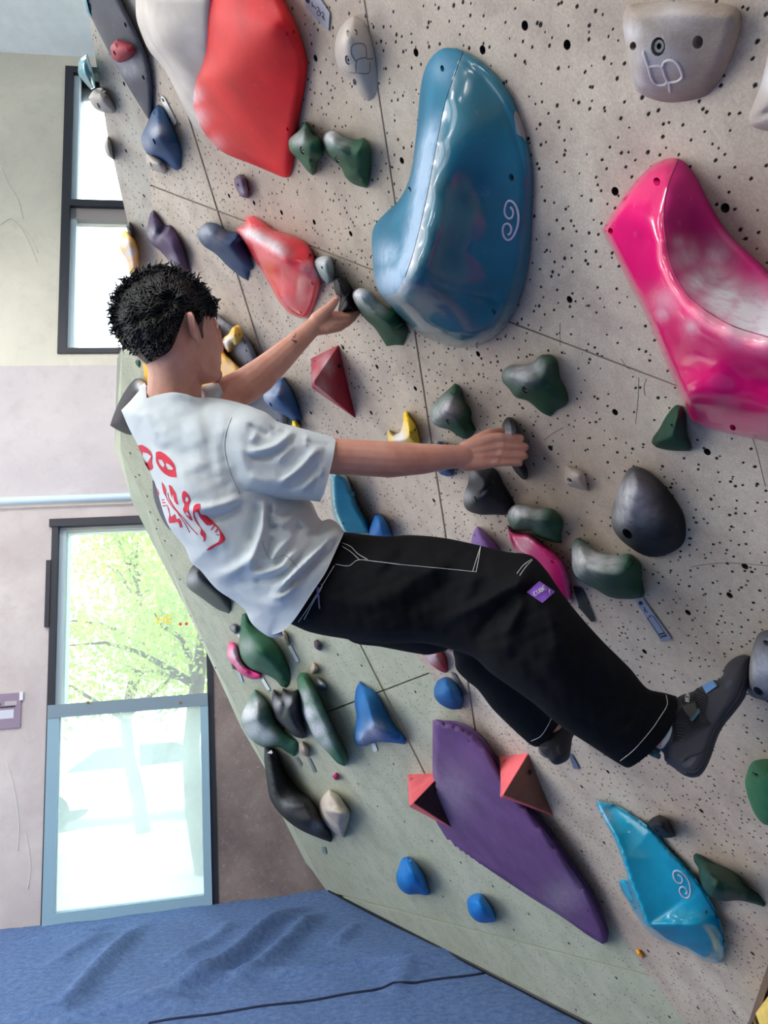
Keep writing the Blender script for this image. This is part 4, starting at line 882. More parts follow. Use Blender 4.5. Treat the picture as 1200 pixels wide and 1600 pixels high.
 ('dark hold tucked behind the shirt hem at the left', [(300,885),(292,902),(293,917),(313,933),(340,952),(358,959),(361,953),(358,935),(345,915),(325,893),(312,880)], (28, 30, 42), .16, dict(pl=PB, chalk=[(300,905,8,.35)], ctrl=[(300,910,1.1),(325,920,.9),(352,948,.3)])),
 ('tiny black hold left of the big green leaf', [(358,980),(365,974),(372,978),(372,988),(368,991),(360,985)], (48, 48, 54), .04, dict(pl=PB, chalk=[(365,982,4,.4)])),
 ('green leaf shaped hold under the shirt hem', [(378,960),(385,957),(389,964),(392,973),(402,981),(413,988),(430,1003),(443,1023),(452,1047),(453,1067),(448,1075),(440,1073),(434,1066),(427,1060),(410,1052),(390,1045),(377,1030),(373,1013),(375,985)], (30, 88, 62), .16, dict(pl=PB, ctrl=[(385,970,.5),(385,1015,1.1),(405,1010,1.0),(430,1035,.8),(447,1068,.2)], chalk=[(385,1010,9,.25)])),
 ('pink magenta hold peeking out left of the green leaf', [(355,1017),(358,1003),(364,1004),(370,1010),(375,1022),(382,1036),(392,1045),(410,1053),(408,1060),(393,1061),(377,1053),(362,1037),(356,1027)], (226, 50, 130), .10, dict(pl=PB, chalk=[(366,1022,7,.7),(376,1035,6,.5)])),
 ('tiny dark bolted hold under the pink magenta one', [(361,1037),(366,1036),(371,1042),(370,1047),(363,1045)], (50, 48, 52), .03, dict(pl=PB)),
 ('chalky grey green lobe hold left of the black jagged one', [(398,1077),(405,1082),(413,1090),(420,1100),(427,1113),(437,1133),(453,1150),(465,1160),(466,1173),(460,1182),(448,1175),(437,1168),(410,1167),(390,1153),(378,1133),(378,1117),(387,1097),(395,1083)], (44, 92, 70), .17, dict(pl=PB, ctrl=[(390,1115,1.1),(400,1095,.7),(400,1145,.9),(430,1150,.7),(460,1172,.3)], chalk=[(388,1115,12,.8),(395,1140,12,.7),(415,1150,10,.55),(402,1100,7,.5)], strokes=[([(388,1125),(400,1148),(425,1158)], -.02, 4)])),
 ('black jagged hold between two green holds', [(427,1077),(432,1082),(438,1087),(442,1075),(450,1080),(457,1080),(465,1077),(470,1093),(472,1120),(479,1143),(478,1152),(473,1154),(460,1150),(440,1133),(430,1123),(426,1103),(425,1090)], (22, 22, 32), .14, dict(pl=PB, corner=50, strokes=[([(443,1078),(445,1100),(438,1125)], -.03, 3),([(457,1082),(458,1100),(446,1110)], .02, 4)], chalk=[(433,1100,6,.35),(450,1095,5,.3)])),
 ('long slim green bean hold right of the jagged black one', [(464,1060),(470,1051),(478,1052),(487,1063),(497,1080),(513,1117),(530,1153),(542,1177),(543,1190),(538,1197),(528,1193),(513,1177),(497,1160),(482,1137),(472,1113),(468,1087)], (40, 96, 66), .15, dict(pl=PB, w_=18, chalk=[(475,1090,9,.45),(480,1115,11,.75),(495,1140,11,.75),(508,1160,9,.5)], strokes=[([(480,1085),(492,1115),(512,1155)], -.02, 4)])),
 ('small greige hold just below the shirt hem', [(432,988),(443,984),(448,990),(453,1007),(447,1007)], (180, 164, 146), .05, dict(pl=PB)),
 ('tiny purple hold under the pocket of the trousers', [(490,1002),(495,999),(502,1008),(500,1017),(492,1012)], (74, 56, 72), .05, dict(pl=PB)),
 ('tiny greige hold above the tiny slate one', [(485,1045),(490,1035),(494,1039),(498,1045),(493,1052),(487,1053)], (176, 156, 140), .05, dict(pl=PB)),
 ('tiny slate grey hold beside the bean hold top', [(493,1060),(498,1058),(510,1070),(510,1078),(503,1078),(495,1072)], (92, 104, 106), .05, dict(pl=PB, chalk=[(503,1067,4,.4)])),
 ('large blue tooth shaped hold in the middle of the green grey face', [(562,1064),(572,1071),(583,1078),(592,1088),(605,1113),(617,1133),(635,1155),(632,1163),(607,1160),(580,1160),(570,1166),(558,1164),(553,1155),(554,1140),(557,1120),(554,1100),(556,1077)], (20, 96, 158), .15, dict(pl=PB, corner=60, ctrl=[(560,1075,.5),(560,1150,.9),(585,1140,1.1),(575,1110,.9),(620,1150,.6),(600,1120,.5)], chalk=[(585,1143,9,.6),(572,1152,8,.4)])),
 ('long black curved hold hugging the left edge low down', [(413,1168),(427,1168),(432,1177),(437,1187),(447,1210),(467,1233),(487,1250),(497,1267),(513,1293),(519,1308),(517,1316),(500,1310),(470,1297),(443,1277),(423,1250),(417,1220),(413,1190)], (16, 16, 24), .18, dict(pl=PB, w_=14, ctrl=[(425,1200,.8),(430,1240,1.1),(460,1265,1.0),(490,1280,.9),(512,1308,.3),(455,1240,.6)], strokes=[([(440,1255),(465,1258),(488,1250)], .02, 5)], chalk=[(450,1255,8,.15),(495,1290,6,.3)])),
 ('pale greige shell hold right of the long black one', [(500,1253),(507,1240),(515,1233),(530,1243),(540,1257),(547,1270),(543,1290),(537,1309),(520,1300),(503,1283),(499,1267)], (188, 176, 164), .13, dict(pl=PB, corner=55, strokes=[([(502,1262),(518,1268),(545,1272)], .02, 4)])),
 ('small greige hold under the grey green lobe', [(467,1162),(473,1158),(482,1170),(482,1183),(475,1181),(468,1175)], (168, 152, 142), .06, dict(pl=PB)),
 ('tiny magenta hold alone above the pale shell hold', [(519,1213),(525,1207),(529,1212),(528,1219),(523,1218)], (176, 14, 92), .04, dict(pl=PB)),
 ('dark red hold half hidden behind the trousers', [(655,1010),(690,1008),(700,1030),(703,1050),(697,1053),(681,1045),(667,1032)], (146, 40, 50), .10, dict(pl=PB, chalk=[(672,1028,8,.5)])),
 ('blue rounded hold below the climber thigh', [(678,1077),(681,1068),(684,1063),(697,1057),(710,1064),(718,1074),(723,1084),(725,1094),(720,1108),(704,1108),(688,1100),(679,1089)], (22, 90, 148), .12, dict(pl=PB)),
 ('bright blue teardrop hold low on the green grey face', [(619,1370),(623,1355),(628,1342),(637,1338),(649,1347),(658,1360),(665,1373),(671,1396),(668,1399),(654,1397),(636,1397),(623,1386)], (10, 112, 190), .13, dict(pl=PB, corner=60, holes=[(640,1346,.007,0),(629,1376,.006,0)])),
 ('bright blue drop hold nearest the mat', [(730,1406),(735,1400),(743,1396),(753,1397),(761,1407),(769,1419),(775,1435),(772,1441),(749,1441),(735,1430),(730,1415)], (10, 112, 190), .11, dict(pl=PB, corner=60)),
 ('small black faceted hold between cyan volume and climber shoe', [(1012,1285),(1019,1278),(1030,1273),(1041,1279),(1048,1290),(1056,1307),(1041,1309),(1024,1302),(1014,1293)], (18, 16, 26), .07, dict(corner=50, holes=[(1026,1297,.006,1)])),
 ('dark green ray shaped hold right of the cyan volume', [(1083,1337),(1087,1333),(1095,1336),(1102,1341),(1109,1346),(1135,1356),(1152,1367),(1166,1384),(1186,1398),(1196,1412),(1194,1417),(1177,1412),(1155,1407),(1129,1408),(1109,1401),(1098,1387),(1092,1370),(1091,1356),(1085,1347)], (24, 62, 50), .12, dict(ctrl=[(1110,1370,1.1),(1130,1385,1.0),(1150,1380,.7),(1190,1410,.2),(1087,1338,.3)], strokes=[([(1108,1370),(1120,1380),(1135,1388)], -.01, 4)])),
 ('mid green oval hold cut by the right frame edge', [(1180,1188),(1172,1195),(1167,1208),(1164,1222),(1166,1236),(1170,1250),(1180,1273),(1194,1288),(1212,1290),(1232,1260),(1230,1205),(1205,1187)], (44, 106, 72), .09, dict(holes=[(1181,1211,.007,1),(1169,1239,.004,0)])),
 ('tiny orange hold at the seam near the bottom', [(993,1484),(999,1484),(1006,1494),(1005,1497),(996,1492)], (236, 164, 40), .02, {}),
 ('blue hold with round hole above the climber shoulder', [(410,617),(415,608),(423,600),(442,589),(455,607),(462,622),(468,640),(473,657),(460,658),(440,648),(420,637),(412,627)], (24, 76, 130), .13, dict(corner=60, ctrl=[(420,622,1.1),(440,610,.8),(460,645,.4),(440,635,.9)], holes=[(423,632,.008,0)], chalk=[(418,618,9,.35),(430,608,7,.25)])),
 ('small yellow hold peeking over the sleeve', [(456,657),(463,656),(470,668),(466,674),(456,672)], (240, 204, 50), .05, {}),
 ('teal plate hold under the climber sleeve', [(516,738),(519,733),(541,744),(552,768),(563,795),(575,815),(582,838),(536,840),(524,815),(519,800),(516,770)], (36, 124, 146), .10, dict(w_=7, corner=50, gloss=True, ctrl=[(521,745,1.0),(524,790,1.0),(532,820,.9),(545,770,.7),(570,820,.5)], holes=[(547,775,.006,0),(536,818,.006,0)])),
 ('blue hold peeking above the climber hip', [(573,833),(579,816),(585,804),(592,803),(600,808),(608,822),(614,838),(600,850),(578,848)], (24, 92, 158), .07, {}),
 ('small blue hold behind the climber forearm', [(682,695),(684,690),(689,690),(700,705),(708,735),(707,744),(697,744),(685,738),(680,715)], (20, 70, 128), .05, {}),
 ('yellow starfish hold above the climber forearm', [(634,642),(637,644),(640,650),(650,665),(655,682),(658,698),(630,700),(608,696),(606,684),(606,675),(608,672),(615,679),(625,675),(630,657),(631,645)], (232, 194, 42), .06, dict(corner=60, holes=[(641,676,.0045,0)], chalk=[(624,682,8,.9),(629,668,5,.6)])),
 ('magenta curved plate hold behind the climber knee', [(792,820),(800,829),(812,832),(827,833),(847,847),(867,863),(883,883),(892,907),(895,940),(880,945),(850,910),(825,880),(805,860),(797,845)], (196, 16, 104), .05, dict(w_=8, corner=60, gloss=True, holes=[(797,833,.0045,0),(863,878,.0045,0)], chalk=[(820,850,8,.3)])),
 ('purple pointed hold above the climber thigh', [(745,822),(752,827),(760,833),(772,846),(782,862),(778,878),(745,878),(737,866),(738,837)], (108, 76, 138), .05, dict(holes=[(742,837,.004,0)])),
 ('small tan hold under the climber left shoe', [(842,1160),(850,1158),(862,1172),(866,1184),(852,1184),(841,1174)], (120, 108, 104), .08, {}),
]
HO = {}
for lab, ol, col, H, kw in Hd: HO[lab] = hold('climbing_hold', lab, ol, col, H, **kw)
# coral double hold with a raised chalked spine
M_coral = (226, 52, 68)
HO['coral'] = hold('climbing_hold', 'coral red wing shaped hold with a chalked spine', [(383,340),(395,337),(410,345),(427,358),(450,365),(473,375),(485,387),(493,407),(502,437),(495,467),(482,495),(470,497),(453,490),(437,473),(420,443),(400,410),(383,383),(368,363),(373,355),(383,352)],
     M_coral, .085, w_=9, corner=60, s=3.4, ctrl=[(372,362,.5),(400,378,.95),(430,395,1.0),(447,408,.95),(475,420,.7),(500,432,.35),(390,345,.3),(420,360,.3),(470,380,.25),(490,405,.3),(430,378,.75),(460,395,.6),(390,390,.55),(420,430,.55),(450,470,.5),(475,492,.2),(485,460,.3),(450,430,.75)],
     mat=hold_mat(M_coral, .6, True, coat=.12), holes=[(477,402,.0055,0),(488,443,.0045,0),(470,488,.0045,0),(426,359,.003,0)], chalk=[([(374,360),(400,368),(425,382),(452,398)],7,.75),(495,425,7,.5),(480,418,7,.35),(445,475,8,.15)])
# raised logo on the two pale holds, cords on the black hold
w1_ = HO['small pale greige hold with fine engraved logo by the long seam']
for L in ([(556,96),(549,85),(549,74),(553,69),(566,68),(571,73),(573,90),(559,93),(556,100),(556,112)], [(556,114),(545,113)], [(557,114),(574,115),(578,110),(578,97)], [(573,92),(582,92)]): line_on('logo_line', w1_, L, .0009, plain('logo_groove', (120, 108, 104), .8), 0., 2, 60)
b1_ = HO['large pale grey wedge hold with raised white logo at the top right']
ML = plain('logo_white_wash', (214, 208, 208), .8)
for L in ([(1005,80),(1009,93),(1013,104),(1018,122),(1024,131),(1032,133),(1040,132),(1042,126)], [(1013,104),(1024,103),(1033,104),(1037,112),(1040,122),(1045,130),(1047,143)], [(1035,104),(1038,97),(1048,94),(1058,99),(1065,113),(1066,121),(1058,127),(1042,129)]): line_on('logo_line', b1_, L, .0017, ML, .0004, 2, 60)
bk_ = HO['black hold with corded edges gripped by the climber far hand']
for L in ([(524,440),(533,440),(543,450),(552,466),(560,487)], [(527,466),(533,463),(532,472),(529,486)], [(546,452),(538,470),(532,480),(530,492)], [(528,488),(545,488),(560,487)]): line_on('edge_cord', bk_, L, .0016, M_black, .0, 2)

# --- plywood pyramids ----------------------------------------------------------
M_ply = hold_mat((120, 76, 62), .75); M_pinkb = hold_mat((224, 100, 106), .7)
facet('climbing_volume', 'dark red pyramid volume between the climber arms', [(486,560,0),(529,539,0),(556,654,0),(487,606,0),(489,598,.13)], [(0,1,4),(1,2,4),(2,3,4),(3,0,4)], (150, 34, 56), holes=[(529,572,.006),(492,564,.004)], chalk=[(510,565,8,.3),(495,590,6,.35),(512,612,8,.2)])
facet('climbing_volume', 'salmon pink pyramid volume with a bare brown face on the purple plate', [(780,1182,0),(825,1177,0),(865,1275,0),(776,1247,0),(785,1243,.16),(779,1248,0.03)], [(0,1,4),(1,2,4),(2,5,4),(5,0,4)], None, cat='climbing volume', mats=[M_pinkb, M_ply], fmi=[0,1,0,0], holes=[(788,1189,.006),(827,1206,.009)])
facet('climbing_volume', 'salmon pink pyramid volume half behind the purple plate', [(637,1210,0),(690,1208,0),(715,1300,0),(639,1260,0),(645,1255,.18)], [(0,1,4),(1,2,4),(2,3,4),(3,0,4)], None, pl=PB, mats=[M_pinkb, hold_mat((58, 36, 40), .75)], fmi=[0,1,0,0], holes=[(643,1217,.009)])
# grey and yellow plates behind the climber's head
g_ = hold('climbing_volume', 'grey plate volume behind the climber head and far arm', [(300,485),(337,490),(350,500),(372,515),(390,532),(400,552),(406,575),(425,600),(447,640),(447,668),(430,690),(380,690),(300,600)], (100, 102, 112), .05, w_=6, cat='climbing volume', corner=40, holes=[(344,511,.006,0),(382,535,.006,0),(385,548,.005,0),(388,567,.006,0),(434,658,.007,0)], chalk=[(365,545,14,.25),(345,500,8,.25)], s=6)
hold('climbing_volume', 'yellow plate volume behind the climber face and neck', [(222,568),(290,500),(333,506),(340,520),(345,540),(352,552),(362,562),(375,575),(388,590),(392,625),(372,640),(330,640),(240,640),(226,622)], (240, 176, 48), .05, w_=6, lift=.05, cat='climbing volume', corner=40, chalk=[(355,575,12,.3)], s=6)
hold('climbing_hold', 'small yellow hook hold on the grey plate beside the climber face', [(345,535),(350,527),(357,522),(363,512),(366,510),(370,513),(374,525),(372,537),(367,540),(363,536),(360,550),(355,551),(349,542)], (236, 190, 84), .03, lift=.055, holes=[(367,525,.005,0)], chalk=[(350,538,6,.85),(357,530,5,.6)])
hold('climbing_hold', 'green hold left of the climber neck', [(205,567),(209,556),(218,556),(224,562),(226,590),(221,587),(213,580)], (40, 92, 70), .08, pl=PC)
hold('climbing_hold', 'big dark charcoal volume left of the climber collar', [(172,665),(175,655),(182,637),(190,620),(203,600),(212,592),(220,592),(232,605),(240,640),(228,668),(205,679),(188,674)], (32, 32, 44), .16, pl=PB, w_=14, chalk=[(221,602,5,.9)], cat='climbing volume').name = 'climbing_volume'
hold('climbing_hold', 'dark hold behind the shirt back below the left edge', [(238,750),(248,760),(262,775),(276,800),(274,832),(262,825),(248,800),(240,775)], (60, 66, 82), .12, pl=PB)
hold('climbing_volume', 'yellow plywood volume at the bottom right corner', [(1200,1556),(1180,1583),(1188,1606),(1205,1660),(1260,1660),(1260,1545)], (240, 206, 110), .10, w_=8, cat='climbing volume', lift=-.02, corner=40, rough=.7)

# --- route labels ----------------------------------------------------------------
def label(lab, poly, mat, pl=PA, h=.003, screw=None, grp=None):
    o = slab('route_label', poly, pl, -.001, h, mat, None); tag(o, lab, 'label', grp)
    if screw: disc('screw', world(pl.hit(screw, h))[0], pl.nw, .0045, .0025, M_bolt, o, 10, .002)
    return o
def on_pl(o, pl, pts, r, h, name='ink_line', mat=None): return tube(name, list(world(pl.hit(np.array(pts, float), h))), r, mat or M_print_dark, o, 6)
t1 = label('grey metal label with engraved letters at the top beside the red volume', [(476,-12),(492,-14),(515,20),(513,48),(505,42),(493,28),(484,18),(477,10)], M_tag, h=.004, screw=(481,0))
for L in ([(487.5,3),(488,11)], [(488.5,8),(494,14)], [(495,12),(497,11),(499,14),(498,16.5),(496,17),(495.5,20),(497,24),(500,24.5),(501,21),(499,18),(498,16.5)], [(500,18),(501,23)], [(502.5,20),(504,18.5),(506,22),(505.5,27),(503,25)], [(503,26),(507.5,31.5)]): on_pl(t1, PA, L, .0007, .0042)
t2 = label('silver metal label with battery sign under the chalked green hold', [(992,938),(1004,934.5),(1048.5,997),(1046.5,1000),(1033,1002.5)], M_tag, h=.004, screw=(1001,942))
for L in ([(1005,950),(1007,949),(1008,953),(1006,953),(1009,957)], [(1008,953),(1012,957)], [(1011.5,965.5),(1020.5,962.5),(1042,994),(1033,997.5),(1011.5,965.5)]): on_pl(t2, PA, L, .0007, .0042)
for q in ([(1014,963.5),(1018,962),(1017,961),(1013.5,962.2)], [(1029,990.5),(1037,988),(1038.5,990.2),(1030.5,992.6)], [(1032,994),(1040,991.5),(1041.5,993.7),(1033.5,996.2)]): slab('ink_block', q, PA, .003, .0045, M_print_dark, t2)
label('black label strip half behind the knee of the trousers', [(895,916),(910,920),(930,970),(924,972),(905,950)], M_black, h=.004, screw=(903,921))
label('white narrow label between grey plate and dark blue horned hold', [(252,149),(257,153),(276,190),(273,196),(267,187),(252,158)], M_tagw, h=.004, screw=(255,156))
label('grey blue label sticking out under the climber left shoe', [(888,1178),(893,1178),(905.5,1201),(896,1201.5)], plain('label_blue_grey', (98, 106, 134), .5), h=.005)
label('slate label below the blue rounded hold', [(704,1050),(710,1052),(730,1085),(725,1087)], plain('label_slate', (96, 108, 120), .5), h=.005)
label('white label hanging below the small greige hold', [(450,1010),(455,1009),(467,1032),(463,1035)], M_tagw, PB, .006)
label('white label hanging below the pink magenta hold', [(408,1062),(412,1060),(422,1077),(418,1080)], M_tagw, PB, .006)
label('pale label under the tiny dark bolted hold', [(371,1050),(375,1050),(380,1066),(377,1067)], plain('label_pale_blue', (150, 170, 190), .5), PB, .006)
label('white label below the large blue tooth hold', [(580,1162),(586,1161),(590,1173),(584,1175)], M_tagw, PB, .006)
label('grey label below the small greige hold under the lobe', [(480,1184),(484,1184),(494,1205),(490,1207)], plain('label_grey', (120, 126, 132), .5), PB, .006)
label('grey label below the chalky grey green lobe', [(461,1184),(465,1183),(472,1194),(469,1197)], plain('label_grey', (120, 126, 132), .5), PB, .006)
label('teal grey label on the face below the pale shell hold', [(502,1323),(508,1323),(510,1334),(504,1333)], plain('label_teal', (120, 140, 140), .5), PB, .006)
label('small white label on the long black hold top', [(418,1176),(424,1172),(426,1176),(420,1183)], M_tagw, PB, .10)
label('white label under the collar on the charcoal volume', [(216,604),(226,598),(229,604),(217,610)], M_tagw, PB, .17)
label('pale label under the chalky edge of the tiny black hold', [(371,992),(375,991),(378,999),(375,1000)], M_tagw, PB, .006)
# ------------------------------------------------------------------ the climber
from mathutils.bvhtree import BVHTree
def cloth_mat(name, col, weave=700, rough=.85, sheen=.15, bump=.25, wr=0.):
    t = NT(name); pos = t.geo(); c = lin(col)
    t.l(t.mix(t.ramp(t.noise(14, 4, .6, pos), .3, .7), tuple(v * .93 for v in c), c), t.b.inputs['Base Color']); t.b.inputs['Roughness'].default_value = rough
    t.b.inputs['Sheen Weight'].default_value = sheen; t.b.inputs['Specular IOR Level'].default_value = .2
    h = t.math('MULTIPLY', t.noise(weave, 2, .6, pos), .35)
    if wr: h = t.math('ADD', h, t.math('MULTIPLY', t.noise(16, 3, .5, pos, 1.2), wr))
    t.bump(h, bump, .002); return t.m
M_shirt = cloth_mat('white_cotton', (208, 217, 222), wr=1.3, bump=.5)
M_pant = cloth_mat('black_cotton', (4, 5, 10), sheen=.0, wr=1.6, bump=.5)
t = NT('skin'); pos = t.geo(); t.l(t.mix(t.ramp(t.noise(18, 4, .6, pos), .3, .7), lin((206, 142, 120)), lin((224, 168, 148))), t.b.inputs['Base Color'])
t.b.inputs['Roughness'].default_value = .5; t.b.inputs['Subsurface Weight'].default_value = .12; t.b.inputs['Subsurface Radius'].default_value = (.012, .005, .003); t.b.inputs['Subsurface Scale'].default_value = 1.0
t.bump(t.noise(500, 3, .6, pos), .18, .0008); M_skin = t.m
M_hair = plain('hair_black', (8, 8, 12), .46, spec=.35)
M_printr = plain('print_red', (206, 30, 62), .8)
M_sock = plain('sock_pale', (206, 212, 216), .9, bump=.3)
M_shoe = plain('shoe_microfibre', (52, 52, 62), .8, bump=.3, bscale=500, var=.15)
M_sole = plain('shoe_rubber', (34, 32, 42), .6, bump=.15)
M_knit = plain('shoe_knit', (20, 20, 28), .9, bump=.4)
M_tabb = plain('tab_blue', (98, 148, 208), .6); M_tabt = plain('tab_teal', (44, 84, 98), .7)
M_patch = plain('patch_purple', (132, 84, 196), .7)

hip = at(500, 930, 1.44)
person = empty('person', hip, 'climber in white T-shirt and black trousers leaning back off the wall', 'person')

def sstep(x): x = np.clip(x, 0, 1); return x * x * (3 - 2 * x)
class Sheet:
    """closed soft volume: outline in view directions, middle depth, half thickness; open edges stay hollow"""
    def __init__(s, outline, zc, T, w_, strokes=(), opened=(), step=5., corner=60, Tb=None, noise=0., under=None, amp=1.):
        strokes = [(a, b * amp, c * .88) for a, b, c in strokes]; s.ol, tg_ = catmull(outline, step, True, corner); s.nx = np.roll(s.ol, -1, 0)
        s.op = np.array([k in opened for k in tg_]); s.zc = RBF(zc); s.T = RBF(T) if hasattr(T, '__len__') else (lambda P, v=T: np.full(len(P), v))
        s.w = w_; s.st = strokes; s.Tb = Tb; s.noise = noise; s.step = step; s.under = under
    def d(s, P): k = ~s.op; return dist_seg(P, s.ol[k], s.nx[k])
    def nz(s, P):
        if not s.noise: return 0.
        x, y = P[:, 0], P[:, 1]
        return s.noise * (np.sin(x * .11 + 2 * np.sin(y * .05)) * np.sin(y * .09 + 1.3 * np.sin(x * .07)) + .5 * np.sin(x * .23 + y * .13) * np.sin(y * .19 - x * .1))
    def zf(s, P):
        P = np.asarray(P, float); E = edge_prof(s.d(P) / s.w); z = s.zc(P) - s.T(P) * E - (stroke_val(P, s.st) + s.nz(P)) * np.minimum(1, E * 1.3)
        if s.under is not None: z = s.under(P, z)
        return z
    def zb(s, P): E = edge_prof(s.d(P) / s.w); return s.zc(P) + (s.Tb if s.Tb is not None else s.T(P)) * E
    def mesh(s, name, mat, parent, gs=None, back=True, extra=None):
        gs = gs or s.step; pts = interior(s.ol, gs, s.w, (.01, .05, .14, .3))
        P, F = cdt(s.ol, pts); V = list(world(ray(P) * (s.zf(P) / FPX)[:, None])); F = [tuple(f) for f in F]; n = len(P)
        if back:
            V += list(world(ray(P) * (np.maximum(s.zb(P), s.zf(P) + .0005) / FPX)[:, None])); F += [tuple(i + n for i in f[::-1]) for f in F]
            # join front and back along the closed edges
            m = len(s.ol); ar = .5 * np.sum(s.ol[:, 0] * s.nx[:, 1] - s.nx[:, 0] * s.ol[:, 1])
            idx = [int(np.argmin(((P - q) ** 2).sum(1))) for q in s.ol]
            for i in range(m):
                if s.op[i]: continue
                a, b = idx[i], idx[(i + 1) % m]; q = (a, b, b + n, a + n); F.append(q if ar > 0 else q[::-1])
        if name is None: return V, F
        return mesh_obj(name, V, F, mat, parent)
    def on(s, pts, lift=.001): P = np.array(pts, float); return world(ray(P) * ((s.zf(P) - lift) / FPX)[:, None])
def sline(name, sh, pts, r, mat, parent, lift=.0006, step=4, corner=200, closed=False):
    q, _ = catmull(pts, step, closed, corner); q = np.r_[q, q[:1]] if closed else q
    return tube(name, list(sh.on(q, lift)), r, mat, parent, 5)
def spatch(name, sh, poly, mat, parent, lift=.0012, s=3., dome=0., holes=(), corner=50, w_=6.):
    ol, _ = catmull(poly, s, True, corner); nx = np.roll(ol, -1, 0); hl = [catmull(h, s, True, corner)[0] for h in holes]
    pts = interior(ol, s, 3, (.5,)); 
    for h in hl: pts = pts[~inside(pts, h)]; pts = pts[dist_seg(pts, h, np.roll(h, -1, 0)) > s * .3]
    P, F = cdt(ol, pts, (), hl); lf = lift + (dome * edge_prof(dist_seg(P, ol, nx) / w_) if dome else 0.)
    z = sh.zf(P) - lf; V = list(world(ray(P) * (z / FPX)[:, None])); F = [tuple(f) for f in F]
    if dome:
        k0 = len(V); b = world(ray(ol) * ((sh.zf(ol) - lift) / FPX)[:, None]); c = world(ray(ol) * ((sh.zf(ol) + .003) / FPX)[:, None]); m = len(ol); V += list(b) + list(c)
        for i in range(m): j = (i + 1) % m; F.append((k0 + i, k0 + j, k0 + m + j, k0 + m + i))
    return mesh_obj(name, V, F, mat, parent)

# head and neck volume
head = Sheet([(226,640),(230,600),(229,574),(212,556),(194,530),(187,495),(190,465),(205,443),(240,428),(285,436),(318,462),(331,490),(333,505),(339,520),(344,540),(346,560),(345,575),(344,589),(333,597),(315,601),(315,612),(316,650),(300,664),(240,664),(224,652)],
    [(240,480,1.47),(200,480,1.46),(290,470,1.475),(330,500,1.51),(340,560,1.515),(340,590,1.505),(270,540,1.47),(270,600,1.475),(240,640,1.46),(310,640,1.48),(270,660,1.46)],
    [(240,480,.078),(290,480,.074),(330,520,.060),(335,580,.05),(270,560,.064),(235,600,.047),(300,600,.050),(270,660,.046)], 58,
    strokes=[([(308,535),(308,560),(310,580),(314,600)], -.007, 4.5), ([(311,545),(318,575),(334,588)], .004, 6), ([(288,525),(292,565),(300,605),(312,630)], .005, 6), ([(275,560),(280,600),(290,630)], -.003, 7), ([(318,530),(330,550)], .002, 10)], step=4.)
def icap(p, q, rp, rq, seg=16):
    """tapered limb segment with round ends"""
    p, q = np.asarray(p, float), np.asarray(q, float); t = q - p; L = np.linalg.norm(t) + 1e-9; t = t / L; P = []; R = []
    for a in (80, 60, 40, 20, 0): P.append(p - t * rp * math.sin(math.radians(a))); R.append(rp * math.cos(math.radians(a)))
    for k in range(1, 6): P.append(p + t * L * k / 6); R.append(rp + (rq - rp) * k / 6)
    for a in (0, 20, 40, 60, 80): P.append(q + t * rq * math.sin(math.radians(a))); R.append(rq * math.cos(math.radians(a)))
    V, F = tube(None, P, R, None, seg=seg); return V, [f[::-1] for f in F] if False else F
def chain(js):
    out = []
    for a, b in zip(js[:-1], js[1:]): out.append(icap(at(*a[:3]), at(*b[:3]), a[3], b[3]))
    return out
parts = [head.mesh(None, None, None)]
# torso and hips (under the clothes)
parts += chain([(272,650,1.48,.050),(320,710,1.48,.075),(400,810,1.49,.075),(490,890,1.49,.07)])
parts += chain([(320,690,1.48,.055),(420,700,1.40,.042)]) + chain([(290,670,1.48,.06),(335,655,1.56,.045)])
# near arm
parts += chain([(420,700,1.395,.040),(480,706,1.385,.040),(525,713,1.392,.0345),(575,716,1.405,.0345),(610,718,1.415,.0350),(660,717,1.435,.0300),(700,714,1.452,.0245),(724,713,1.460,.0225)])
# near hand: metacarpals, four fingers over the hold, thumb against its other side
for (mx, my), (px_, py_), r0, r1 in (((778,683.5),(812,684.5),.0098,.0078), ((780,697),(819,698),.0100,.0080), ((778,710.5),(818,711.5),.0098,.0077), ((772,723),(810,723),.0094,.0072)):
    wy = 713 + (my - 704) * .55
    parts += chain([(728,wy,1.462,.0165),(752,(wy+my)/2,1.457,.0145),(mx,my,1.455,r0),((mx+px_)/2,(my+py_)/2,1.456,r1*1.02),(px_,py_,1.462,r1),(px_+2,py_+1,1.484,r1*.92),(px_-6,py_+1,1.502,r1*.84)])
parts += chain([(732,702,1.468,.0185),(750,690,1.468,.0175),(765,680,1.474,.0135),(784,674.5,1.486,.0095),(794,680,1.500,.0085)])
for kx, ky in ((781,684),(783,697),(781,710),(773,722)): parts.append(icap(at(kx - 2, ky, 1.4525), at(kx + 2, ky, 1.4525), .0085, .0085))
# far arm and hand
parts += chain([(330,655,1.56,.046),(352,618,1.60,.040),(382,604,1.62,.0385),(405,588,1.635,.0370),(435,562,1.655,.0310),(465,534,1.675,.0245),(488,512,1.690,.0205),(500,503,1.698,.0205)])
parts += chain([(496,500,1.690,.019),(508,488,1.685,.0150),(516,480,1.680,.0115),(526,467,1.676,.0085)])
for a, b, c, r0 in (((520,494),(541,495),(552,490),.0125), ((522,501),(544,498),(556,490),.0125), ((518,508),(540,505),(552,496),.0120), ((511,515),(530,512),(545,503),.0110)):
    z0 = 1.715 - (a[1] - 494) * .0012
    parts += chain([(495,(508 + (a[1] - 503) * .4),1.694,.0170),(a[0],a[1],z0,r0),(b[0],b[1],z0+.018,r0*.85),(c[0],c[1],z0+.040,r0*.75)])
